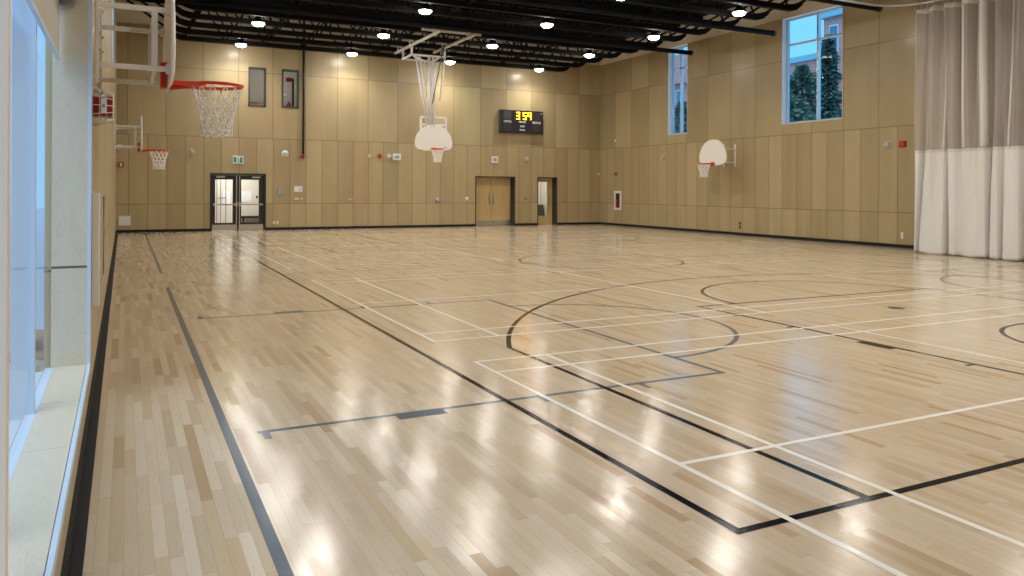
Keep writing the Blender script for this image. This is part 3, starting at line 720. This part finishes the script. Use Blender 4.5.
# ------------------------------------------------------------------ right wall windows
def side_window(n, y0, y1, z0, z1, mulls, zt):
    w = bpy.data.objects.new('window_%d' % n, None); C.objects.link(w); w['kind'] = 'structure'
    bm = nb(); e = .012  # white lining of the reveal
    box(bm, XR+.0, XR+.3, y1-e, y1, z0, z1); box(bm, XR, XR+.3, y0, y0+e, z0, z1); box(bm, XR, XR+.3, y0+e, y1-e, z0, z0+e); box(bm, XR, XR+.3, y0+e, y1-e, z1-e, z1)
    obj('window_lining', bm, 'white', w)
    bm = nb(); X0_, X1_ = XR+.19, XR+.29; f = .06
    box(bm, X0_, X1_, y1-e-f, y1-e, z0+e, z1-e); box(bm, X0_, X1_, y0+e, y0+e+f, z0+e, z1-e); box(bm, X0_, X1_, y0+e+f, y1-e-f, z0+e, z0+e+f); box(bm, X0_, X1_, y0+e+f, y1-e-f, z1-e-f, z1-e)
    obj('window_frame', bm, 'alu_pale', w)
    bm = nb()
    for m_ in mulls: box(bm, X0_-.03, X1_, m_-.032, m_+.032, z0+e+f, z1-e-f)
    box(bm, X0_-.03, X1_, y0+e+f, y1-e-f, zt-.03, zt+.03); obj('window_mullion', bm, 'alu', w)
    obj('glass_pane', box(nb(), XR+.235, XR+.243, y0+e+f, y1-e-f, z0+e+f, z1-e-f), 'glass_cyan', w)
side_window(2, 17.28, 19.80, 3.92, J4, (18.42,), 6.64)
side_window(3, 24.82, 26.07, 3.92, J4, (25.45,), 6.64)
# left wall windows
w1 = bpy.data.objects.new('window_1', None); C.objects.link(w1); w1['kind'] = 'structure'
bm = nb()
box(bm, WL-.235, WL-.022, .6, 6.66, .295, .315)               # sill board
box(bm, WL-.254, WL-.022, 6.64, 6.655, .31, 3.115)             # far jamb board
box(bm, WL-.24, WL-.022, .6, 6.64, 3.10, 3.115)
obj('window_sill', bm, 'sill', w1)
bm = nb(); box(bm, WL-.018, WL+.003, .6, 6.665, .27, .32); box(bm, WL-.022, WL+.003, 6.64, 6.665, .30, 3.12); box(bm, WL-.022, WL+.003, .6, 6.66, 3.10, 3.13); obj('edge_trim', bm, 'alu_pale', w1)
bm = nb(); box(bm, WL-.29, WL-.235, .6, 6.66, .25, .31); box(bm, WL-.36, WL-.29, .6, 6.66, .20, .285); box(bm, WL-.29, WL-.24, .6, 6.6, 3.06, 3.12); obj('window_frame', bm, 'alu_pale', w1)
for y in (5.37, 3.45, 1.6):
    bm = nb(); box(bm, WL-.365, WL-.245, y-.03, y+.03, .25, 3.12); obj('window_mullion', bm, 'alu_pale', w1)
bm = nb(); box(bm, WL-.150, WL-.120, 2.98, 3.06, .30, 3.105); obj('blind_guide', bm, 'beige', w1)
obj('glass_pane', box(nb(), WL-.27, WL-.262, .6, 6.638, .31, 3.06), 'glass', w1)
leftify(w1)
w4 = bpy.data.objects.new('window_4', None); C.objects.link(w4); w4['kind'] = 'structure'
bm = nb(); box(bm, WL-.3, WL-.022, 19.98, 19.995, 4.3, J4); box(bm, WL-.3, WL-.022, 17.4, 20.0, 4.285, 4.30); obj('window_lining', bm, 'sill', w4)
bm = nb(); box(bm, WL-.022, WL+.008, 19.98, 20.01, 4.28, J4); box(bm, WL-.022, WL+.008, 17.39, 20.0, 4.28, 4.31); obj('edge_trim', bm, 'alu_pale', w4)
bm = nb(); box(bm, WL-.28, WL-.22, 17.4, 17.46, 4.3, J4); box(bm, WL-.28, WL-.22, 19.93, 19.985, 4.3, J4); box(bm, WL-.28, WL-.22, 18.67, 18.73, 4.3, J4); obj('window_frame', bm, 'alu', w4)
obj('glass_pane', box(nb(), WL-.25, WL-.242, 17.46, 19.93, 4.3, J4), 'glass', w4)
leftify(w4)
# roller blind in the near left window
t = thing('roller_blind', 'cream roller blind half drawn at the top of the left window', 'blind', (0, 0, 0))
obj('blind_cloth', box(nb(), WL-.212, WL-.209, 3.5, 6.60, 2.60, 3.03), 'blind', t)
bm = nb(); box(bm, WL-.222, WL-.200, 3.5, 6.60, 2.575, 2.602); obj('bottom_bar', bm, 'alu_pale', t)
bm = nb(); lathe(bm, [(.045, 3.48), (.045, 6.6)], 20, 'Y', (WL-.175, 0, 3.05)); obj('roller_tube', bm, 'grey', t)
bm = nb(); box(bm, WL-.235, WL-.11, 6.60, 6.645, 2.98, 3.105); obj('end_bracket', bm, 'grey', t, .01)
leftify(t)

# ------------------------------------------------------------------ outside
struct('ground_outside', box(nb(), -60, -.62, -30, 70, -.25, -.05), 'snow')
def stone(x, y, z, s, m, lab, nm='stone'):
    bm = nb(); bmesh.ops.create_icosphere(bm, subdivisions=2, radius=1)
    for v in bm.verts:
        k = 1+.18*math.sin(5*v.co.x+x*9)*math.cos(4*v.co.y+z*7)+.08*random.uniform(-1, 1)
        v.co = Vector((v.co.x*s[0]*k, v.co.y*s[1]*k, v.co.z*s[2]*k))
    o = obj(nm, bm, m); o.location = (x, y, z); return tag(o, lab, 'stone')
stone(-.80, 8.9, .16, (.19, .20, .085), 'stone_brown', 'brown flat stone, top of the pile outside the left window')
stone(-.80, 8.85, .0, (.22, .2, .065), 'stone_brown', 'brown slab stone in the middle of the pile outside the left window')
stone(-.70, 8.15, -.0, (.15, .24, .085), 'stone', 'grey rough stone in front of the pile outside the left window')
# brick building and trees beyond the right windows
bl = thing('brick_building', 'red brick building seen through the right wall windows', 'building', (50, 45, 0))
def BL(name, x0, x1, y0, y1, z0, z1, m, par=None):
    o = obj(name, box(nb(), x0, x1, y0, y1, z0, z1), m, par or bl); o.location = (-50, -45, 0); return o
BL('wall', 50, 64, 44.4, 66, 0, 12.3, 'brick'); BL('parapet', 49.8, 64.2, 44.4, 66.2, 12.3, 12.75, 'roofblue')
BL('wall', 46, 62, 30, 41.05, 0, 14.3, 'brick'); BL('parapet', 45.7, 62.2, 29.8, 41.3, 14.3, 15.2, 'roofblue'); 
BL('wall', 49.5, 55, 57.0, 66, 12.3, 15.2, 'brick')
for z in (3.2, 6.4, 9.2, 11.6):
    for y in (40.1, 38.2, 35.5):
        o = BL('window', 45.93, 46.0, y-.4, y+.4, z, z+2.1, 'alu_pale')
        p_ = BL('pane', 45.9, 45.93, y-.32, y+.32, z+.1, z+2.0, 'buildglass', o); p_.location = (0, 0, 0)
for z in (3.4, 6.9, 9.8):
    for y in (65.0, 62.6, 60.2, 57.6):
        o = BL('window', 49.93, 50.0, y-.55, y+.55, z, z+1.9, 'alu_pale'); p_ = BL('pane', 49.9, 49.93, y-.45, y+.45, z+.1, z+1.8, 'buildglass', o); p_.location = (0, 0, 0)
def tree(x, y, h, w, lab, conif=True, n=1500, m='conifer'):
    t = thing('conifer_tree' if conif else 'leafy_tree', lab, 'tree', (x, y, 0))
    bm = nb(); lathe(bm, [(.25, 0), (.14, h*.6), (.04, h*.95)], 8); obj('trunk', bm, 'bark', t)
    bm = nb(); rnd = random.Random(int(x*10+y))
    for i in range(n):
        u = rnd.random()**(.8 if conif else .5)
        if conif: z = 1.2+(h-1.2)*u; rr = w*(1-u)**.75*(.75+.25*math.sin(z*5))*math.sqrt(rnd.random()) + .1
        else: z = h*(.28+.72*u); rr = w*math.sqrt(max(0.02, 1-abs(2*u-.9)**2))*math.sqrt(rnd.random())
        a = rnd.uniform(0, 2*PI); p = Vector((rr*math.cos(a), rr*math.sin(a), z))
        s = rnd.uniform(.18, .42); d = Vector((math.cos(a), math.sin(a), -.35 if conif else rnd.uniform(-.6, .6))).normalized()
        q = Vector((rnd.uniform(-1, 1), rnd.uniform(-1, 1), rnd.uniform(-1, 1))).normalized(); e = d.cross(q).normalized()*s*.35
        vs = [bm.verts.new(v) for v in (p-d*s*.5, p+e, p+d*s, p-e)]; bm.faces.new(vs)
    obj('foliage', bm, m, t)
tree(41, 36.2, 11.8, 1.75, 'tall dark conifer in the middle of the wide right window', n=2600)
tree(40.2, 37.6, 9.9, 1.7, 'shorter grey green tree left of the tall conifer', False, 2000, 'shrub')
tree(38.6, 37.7, 8.2, 2.3, 'bushy grey green tree low in the wide right window', False, 2200, 'shrub')
tree(44, 54.8, 9.4, 1.8, 'grey green tree low in the narrow right window', False, 1500, 'shrub')

# ------------------------------------------------------------------ divider curtain
def curtain():
    t = thing('divider_curtain', 'white and taupe mesh divider curtain gathered along the right wall', 'curtain', (18.95, 11.5, 0))
    Y0, Y1 = 13.93, 8.6; N = 420
    # fold profile; knots (y, x offset) shape the big pleats at the bottom
    kb = [(14.0, .34), (13.9, .06), (13.82, -.05), (13.70, .30), (13.62, -.12), (13.35, -.16), (13.02, -.10), (12.93, .28), (12.84, -.05), (12.70, -.10), (12.6, .02), (12.2, -.12), (11.92, -.06), (11.84, .30), (11.76, -.10), (11.58, -.12), (11.5, .15), (11.42, -.14), (11.10, -.10), (11.0, .28), (10.92, -.10), (10.5, -.16), (10.2, .05), (10.1, -.12), (9.7, -.16), (9.5, .25), (9.4, -.1), (9.0, -.14), (8.8, .2), (8.6, -.1)]
    def lin(kn, y):
        for (a, x0), (b, x1) in zip(kn, kn[1:]):
            if a >= y >= b:
                u = (a-y)/(a-b); u = u*u*(3-2*u); return x0+(x1-x0)*u
        return kn[-1][1]
    def pos(i, z):
        u = i/N; y = Y0+(Y1-Y0)*u
        xb = lin(kb, y); f = z/6.5
        xt = .17*math.sin(y*13.5+.7*math.sin(y*3.1)) + .05*math.sin(y*31)
        k = min(1, max(0, (f-.05)/.9))
        x = xb*(1-k)+xt*k
        sag = .05*math.sin(y*4.3+z*1.1)*(1-abs(2*f-1))
        return Vector((x+.35*sag, y-11.5+sag*.6-.24*f*max(0, 1-u*5), z))
    def hem(i):
        u = i/N; y = Y0+(Y1-Y0)*u; return .02+.012*math.sin(y*7)
    def sheet(name, z0, z1, mat, rows, idx=None, off=0, th=0):
        bm = nb(); pr = None; ii = idx or list(range(N+1))
        for r in range(rows+1):
            row = []
            for i in ii:
                za = hem(i) if z0 == 0 else z0
                zb = z1 - (.035*abs(math.sin((Y0+(Y1-Y0)*i/N)*6.4)) if z1 > 6 else 0)
                z = za+(zb-za)*r/rows; p = pos(i, z); p.x -= off; row.append(bm.verts.new(p))
            if pr:
                for a, b, c, d in zip(pr, pr[1:], row, row[1:]):
                    f = bm.faces.new((a, b, d, c)); f.smooth = True
            pr = row
        o = obj(name, bm, mat, t)
        if th: md = o.modifiers.new('solid', 'SOLIDIFY'); md.thickness = th
        return o
    sheet('vinyl_panel', 0, 2.72, 'vinyl', 40, th=.003)
    sheet('mesh_panel', 2.70, 6.42, 'mesh', 50)
    sheet('top_hem', 6.36, 6.5, 'web', 3, off=.003, th=.003)
    sheet('seam_band', 2.66, 2.74, 'web', 2, off=.004)
    for y, w in ((13.92, .04), (13.55, .10), (13.02, .09), (12.45, .07), (11.95, .13), (11.35, .05), (10.7, .08), (10.0, .08), (9.3, .08)):
        i0 = int((y+w/2-Y0)/(Y1-Y0)*N); i1 = int((y-w/2-Y0)/(Y1-Y0)*N); i0 = max(0, i0)
        sheet('webbing_strap', 2.72, 6.42, 'web', 40, idx=list(range(i0, max(i1, i0+2)+1)), off=.008, th=.002)
    bm = nb()
    y = Y0-.05
    while y > Y1:
        tube(bm, [(-.0, y-11.5, 6.47), (-.0, y-11.5, 6.60)], .012, 6); y -= .19
    obj('hanger', bm, 'steel', t)
    return t
curtain()
bm = nb(); pts = [(x, 14.35, 6.64) for x in (1.5, 6, 12, 17.2)]+[(17.8+1.15*math.sin(a), 13.2+1.15*math.cos(a), 6.64) for a in [PI/2*k/10 for k in range(11)]]+[(18.95, 8.4, 6.64)]
tube(bm, pts, .035, 8)
ct = tag(obj('curtain_track', bm, 'alu'), 'curved pale metal track carrying the divider curtain', 'curtain track')
bm = nb()
for x in (2.5, 6, 9.5, 13, 16.5): tube(bm, [(x, 14.35, 6.66), (x, 14.35, 8.4)], .012, 6)
for y in (13.0, 11.5, 10, 8.8): tube(bm, [(18.95, y, 6.66), (18.95, y, 8.4)], .012, 6)
obj('drop_rod', bm, 'steel_black', ct)

# ------------------------------------------------------------------ small wall devices
def on_far(x, z): return (x, D, z), 0
def on_right(y, z): return (XR, y, z), -PI/2
# local frame: wall at y=0, device sticks out to -y
def caged(name, lab, loc, rz, core, r=.12, cat='alarm light'):
    t = thing(name, lab, cat, loc, rz)
    bm = nb(); box(bm, -.045, .045, -.05, 0, -.06, .06); obj('housing', bm, core, t, .006)
    bm = nb(); lathe(bm, [(.03, -.075), (.036, -.05)], 14, 'Y', (0, 0, .015)); obj('strobe_lens', bm, 'white', t)
    bm = nb()
    for k in range(3):
        rr = r*(1-.22*k); tube(bm, [(rr*math.cos(a), -.03-.035*k, rr*math.sin(a)) for a in [2*PI*j/20 for j in range(20)]], .004, 5, True)
    for j in range(6):
        a = PI*j/6; c, s = math.cos(a), math.sin(a)
        tube(bm, [(r*c, 0, r*s), (r*c, -.03, r*s), (.5*r*c, -.1, .5*r*s), (-.5*r*c, -.1, -.5*r*s), (-r*c, -.03, -r*s), (-r*c, 0, -r*s)], .004, 5)
    obj('wire_guard', bm, 'white_metal', t)
    return t
def flatbox(name, lab, cat, loc, rz, w, h, d, mat, face=None, fm='grey', face_rect=None):
    t = thing(name, lab, cat, loc, rz)
    obj('housing', box(nb(), -w/2, w/2, -d, 0, -h/2, h/2), mat, t, min(.006, d/3))
    if face:
        fr = face_rect or (-w*.3, w*.3, -h*.3, h*.3)
        obj(face, box(nb(), fr[0], fr[1], -d-.003, -d+.001, fr[2], fr[3]), fm, t)
    return t
caged('caged_strobe', 'grey caged strobe left of the glazed double doors', *on_far(2.19, 2.98), 'grey')
t = thing('wall_speaker', 'round white wall speaker between the exit sign and black pipe', 'speaker', *on_far(5.58, 2.99))
obj('speaker_ring', lathe(nb(), [(.13, -.001), (.13, -.04), (.10, -.05)], 24, 'Y'), 'white', t); obj('speaker_grille', lathe(nb(), [(.09, -.05), (.03, -.058)], 20, 'Y'), 'alu_pale', t)
t = thing('sprinkler_pipe', 'long black vertical pipe on the far wall', 'pipe', (6.27, D-.09, 2.98))
obj('pipe_body', tube(nb(), [(0, 0, 0), (0, 0, 5.4)], .048, 14), 'dark', t)
bm = nb()
for z in (1.2, 3.2, 5.0): box(bm, -.06, .06, -.02, .07, z, z+.04)
obj('pipe_clamp', bm, 'dark', t)
t = thing('sprinkler_drain_valve', 'red valve at the foot of the black vertical pipe', 'valve', (6.25, D-.09, 2.98))
obj('valve_body', lathe(nb(), [(.035, -.17), (.07, -.15), (.075, -.06), (.055, -.002)], 16), 'redplastic', t)
obj('valve_spout', tube(nb(), [(-.05, 0, -.1), (-.13, 0, -.1)], .028, 10), 'redplastic', t)
flatbox('wall_intercom', 'grey and blue intercom panel right of the glazed doors', 'intercom', *on_far(5.38, 1.50), .15, .28, .04, 'grey', 'screen', 'roofblue', (-.045, .045, -.1, .02))
flatbox('wall_notice', 'white notice card on the wall below the red valve', 'notice', *on_far(6.10, 1.60), .32, .22, .012, 'white', 'printed_panel', 'alu_pale', (.03, .13, -.08, .08))
flatbox('wall_plate', 'small beige plate below the white notice card', 'wall plate', *on_far(6.11, 1.22), .3, .07, .02, 'cream', 'dark_slot', 'dark', (.0, .1, -.015, .015))
for x, l in ((5.18, 'left white wall outlet low beside the glazed doors'), (5.31, 'right white wall outlet low beside the glazed doors')):
    flatbox('wall_outlet', l, 'outlet', *on_far(x, .29), .07, .11, .012, 'white', 'socket_face', 'offwhite')
flatbox('wall_sensor', 'tiny pale sensor left of the small red alarm', 'sensor', *on_far(8.98, 2.97), .12, .12, .03, 'cream', 'sensor_face', 'ply_far')
flatbox('fire_alarm', 'small red square alarm high on the far wall', 'alarm', *on_far(9.395, 2.98), .15, .15, .06, 'redplastic', 'alarm_grille', 'red')
caged('caged_strobe', 'white caged strobe right of the small red alarm', *on_far(9.80, 2.99), 'white', .10)
flatbox('wall_clock', 'white framed grey clock left of the hanging hoop', 'clock', *on_far(10.13, 2.96), .34, .27, .06, 'white', 'clock_face', 'grey', (-.1, .1, -.065, .065))
flatbox('wall_clock', 'white framed grey clock above the wooden double doors', 'clock', *on_far(14.65, 2.945), .30, .29, .06, 'white', 'clock_face', 'grey', (-.085, .085, -.08, .08))
caged('caged_strobe', 'white caged strobe between the two recessed door openings', *on_far(16.24, 3.0), 'white', .11)
flatbox('key_switch', 'small grey key switch mid height on the far wall', 'switch', *on_far(8.19, 1.2), .18, .07, .03, 'alu', 'key_slot', 'dark', (.04, .07, -.02, .02))
t = thing('door_intercom', 'oval white call station left of the wooden double doors', 'intercom', *on_far(11.96, 1.18)); obj('housing', lathe(nb(), [(.10, 0), (.10, -.04), (.07, -.05)], 20, 'Y'), 'grey', t); obj('call_button', lathe(nb(), [(.05, -.05), (.04, -.06)], 16, 'Y'), 'white', t)
t = thing('round_sensor', 'round white sensor just left of the wooden double doors', 'sensor', *on_far(13.32, 1.22)); obj('housing', lathe(nb(), [(.075, 0), (.075, -.03), (.05, -.04)], 20, 'Y'), 'white', t)
flatbox('key_switch', 'small brown key switch between the two recessed doors', 'switch', *on_far(16.2, 1.21), .09, .09, .03, 'stone_brown', 'key_slot', 'dark')
flatbox('access_panel', 'white access panel low in the left corner of the far wall', 'panel', *on_far(-.035, .43), .40, .35, .02, 'offwhite', 'panel_door', 'white', (-.17, .17, -.145, .145))
flatbox('fire_pull_station', 'red pull station with white centre in the far left corner', 'alarm', *on_far(-.16, 2.44), .17, .19, .05, 'redplastic', 'pull_handle', 'white', (-.035, .035, -.06, .06))
flatbox('corner_sensor_box', 'small white box high in the far left corner', 'sensor', *on_far(-.20, 3.07), .14, .18, .08, 'white', 'box_cover', 'offwhite')
# exit sign with running figure pictogram
ex = thing('exit_sign', 'green running figure exit sign above the glazed doors', 'exit sign', (3.83, D, 2.70))
obj('sign_case', box(nb(), -.19, .19, -.06, 0, -.15, .15), 'white', ex, .006)
obj('sign_face', box(nb(), -.155, .155, -.064, -.06, -.105, .105), 'green', ex)
bm = nb(); box(bm, -.07, .07, -.067, -.064, -.10, .10); obj('doorway_symbol', bm, 'white', ex)
bm = nb(); Y_ = -.069
for pts in ([(-.015, .03), (.02, -.02), (.05, -.07)], [(-.01, .0), (-.03, -.04), (-.06, -.05)], [(-.045, .03), (-.01, .04), (.03, .02)]):
    tube(bm, [(a, Y_, b) for a, b in pts], .008, 6)
lathe(bm, [(.014, -.072), (.014, -.066)], 12, 'Y', (.0, 0, .065)); obj('running_figure', bm, 'green', ex)
# right wall devices
t = thing('extinguisher_cabinet', 'white framed fire extinguisher cabinet on the right wall near the corner', 'cabinet', *on_right(29.70, 1.15))
bm = nb(); W2, H2 = .28, .44
box(bm, -W2, -W2+.11, -.03, 0, -H2, H2); box(bm, W2-.11, W2, -.03, 0, -H2, H2); box(bm, -W2+.11, W2-.11, -.03, 0, H2-.11, H2); box(bm, -W2+.11, W2-.11, -.03, 0, -H2, -H2+.11)
obj('cabinet_frame', bm, 'white', t); obj('cabinet_back', box(nb(), -W2+.11, W2-.11, -.012, -.002, -H2+.11, H2-.11), 'dark', t)
t = thing('fire_extinguisher', 'red extinguisher standing in the white wall cabinet', 'fire extinguisher', *on_right(29.70, .85))
obj('cylinder', lathe(nb(), [(.06, .0), (.075, .02), (.075, .30), (.03, .36)], 16, 'Z', (0, -.04, 0)), 'redplastic', t)
bm = nb(); tube(bm, [(0, -.04, .36), (0, -.04, .42), (.05, -.05, .46)], .02, 8); tube(bm, [(0, -.04, .42), (-.06, -.05, .38), (-.06, -.05, .2)], .01, 6); obj('handle_and_hose', bm, 'dark', t)
flatbox('fire_alarm', 'faded red alarm above the extinguisher cabinet', 'alarm', *on_right(29.88, 2.37), .2, .17, .06, 'stone_brown', 'alarm_grille', 'redplastic')
flatbox('camera_sensor', 'tiny white sensor high on the right wall near the corner', 'sensor', *on_right(29.9, 3.9), .08, .1, .05, 'white', 'sensor_eye', 'offwhite')
flatbox('camera_sensor', 'tiny white sensor in the far right corner', 'sensor', *on_far(20.12, 2.38), .08, .1, .05, 'white', 'sensor_eye', 'offwhite')
caged('caged_strobe', 'grey caged strobe on the right wall left of its hoop', *on_right(26.32, 3.0), 'grey', .13)
caged('caged_strobe', 'wide grey caged strobe beside the red box near the curtain', *on_right(15.62, 3.03), 'grey', .14)
flatbox('fire_alarm', 'red alarm box on the right wall beside the curtain', 'alarm', *on_right(15.13, 3.02), .2, .17, .06, 'redplastic', 'alarm_grille', 'red')
t = flatbox('double_outlet', 'two dark stacked outlets low on the right wall under its hoop', 'outlet', *on_right(21.8, .37), .10, .26, .01, 'stone_brown', 'socket_face', 'dark', (-.04, .04, .04, .11)); obj('socket_face', box(nb(), -.04, .04, -.013, -.009, -.11, -.04), 'dark', t)
t = flatbox('double_outlet', 'pale stacked outlets low on the right wall beside the curtain', 'outlet', *on_right(15.15, .36), .08, .20, .01, 'cream', 'socket_face', 'white', (-.03, .03, .02, .08)); obj('socket_face', box(nb(), -.03, .03, -.013, -.009, -.08, -.02), 'white', t)
# left wall: caged alarm just past the window
t = thing('caged_fire_alarm', 'red fire alarm in a wire cage on the left wall', 'alarm', (WL, 6.95, 2.28), PI/2)
# local: wall at y=0 -> out to -y means +x in the world
obj('alarm_housing', box(nb(), -.10, .10, -.14, 0, -.075, .075), 'redplastic', t, .006)
bm = nb(); box(bm, -.135, -.10, -.098, -.058, -.055, .055); obj('strobe_lens', bm, 'white', t)
bm = nb(); box(bm, -.139, -.135, -.088, -.068, -.01, .01); obj('strobe_eye', bm, 'dark', t)
bm = nb()
def cage_ring(f, y):  # trapezoid guard
    a, c = .18*(1-.25*f), .14*(1-.28*f); return [(-a, y, -c), (a, y, -c), (a, y, c), (-a, y, c)]
for f, y in ((0, -.005), (.35, -.05), (.7, -.10), (1, -.145)): tube(bm, cage_ring(f, y), .003, 5, True)
A, B = cage_ring(0, -.005), cage_ring(1, -.145)
for u in (0, .25, .5, .75, 1):
    for i, j in ((0, 1), (3, 2)):
        p = [Vector(A[i]).lerp(Vector(A[j]), u), Vector(B[i]).lerp(Vector(B[j]), u)]; tube(bm, p, .003, 5)
    for i, j in ((0, 3), (1, 2)):
        p = [Vector(A[i]).lerp(Vector(A[j]), u), Vector(B[i]).lerp(Vector(B[j]), u)]; tube(bm, p, .003, 5)
    tube(bm, [Vector(B[0]).lerp(Vector(B[1]), u), Vector(B[3]).lerp(Vector(B[2]), u)], .003, 5); tube(bm, [Vector(B[0]).lerp(Vector(B[3]), u), Vector(B[1]).lerp(Vector(B[2]), u)], .003, 5)
obj('wire_cage', bm, 'white_metal', t)
leftify(t)
# board hung flat on the left wall, seen edge-on
t = thing('wall_board', 'brown board with white end strip hung flat on the left wall', 'board', (0, 0, 0))
obj('board_panel', box(nb(), WL, WL+.035, 6.93, 9.1, .74, 1.56), 'tan', t, .004)
obj('end_strip', box(nb(), WL, WL+.055, 6.84, 6.93, .72, 1.60), 'white', t, .004)
obj('edge_trim', tube(nb(), [(WL+.04, 6.95, 1.56), (WL+.04, 9.1, 1.56), (WL+.04, 9.1, .74), (WL+.04, 6.95, .74)], .007, 6), 'grey', t)
leftify(t)
# floor socket plate
t = thing('floor_socket_cover', 'small dark oval socket cover set in the court floor', 'floor plate', (9.75, 7.4, 0))
obj('cover_plate', lathe(nb(), [(.11, 0), (.11, .003), (.10, .004)], 24), 'dark', t)
obj('cover_latch', lathe(nb(), [(.03, .004), (.03, .006)], 12), 'dark', t)

sn = bpy.data.lights.new('hazy daylight', 'SUN'); sn.energy = 1.8; sn.angle = math.radians(60); sn.color = (1, .98, .95)
so = bpy.data.objects.new('hazy_daylight', sn); C.objects.link(so); so.location = (0, 0, 20); so.rotation_euler = Vector((.55, .38, -.75)).to_track_quat('-Z', 'Y').to_euler()
# ------------------------------------------------------------------ world, camera, view
wd = bpy.data.worlds.new('overcast sky'); S.world = wd; wd.use_nodes = True
bg = wd.node_tree.nodes['Background']; bg.inputs[0].default_value = (.27, .60, 1.0, 1); bg.inputs[1].default_value = 1.2
cam = bpy.data.cameras.new('camera'); co = bpy.data.objects.new('camera', cam); C.objects.link(co)
cam.sensor_width = 36; cam.lens = 776.64/1024*36; cam.shift_y = (188.98-288)/1024; cam.clip_start = .02; cam.clip_end = 300
co.location = (0, 0, 1.65)
yaw = math.radians(26.443)
Rm = Matrix.Rotation(-yaw, 4, 'Z') @ Matrix.Rotation(PI/2, 4, 'X') @ Matrix.Rotation(math.radians(.3207), 4, 'Z')
co.rotation_euler = Rm.to_euler()
S.camera = co
vs = S.view_settings; vs.view_transform = 'Standard'; vs.look = 'None'; vs.gamma = 1; vs.use_curve_mapping = False; vs.exposure = 0.12
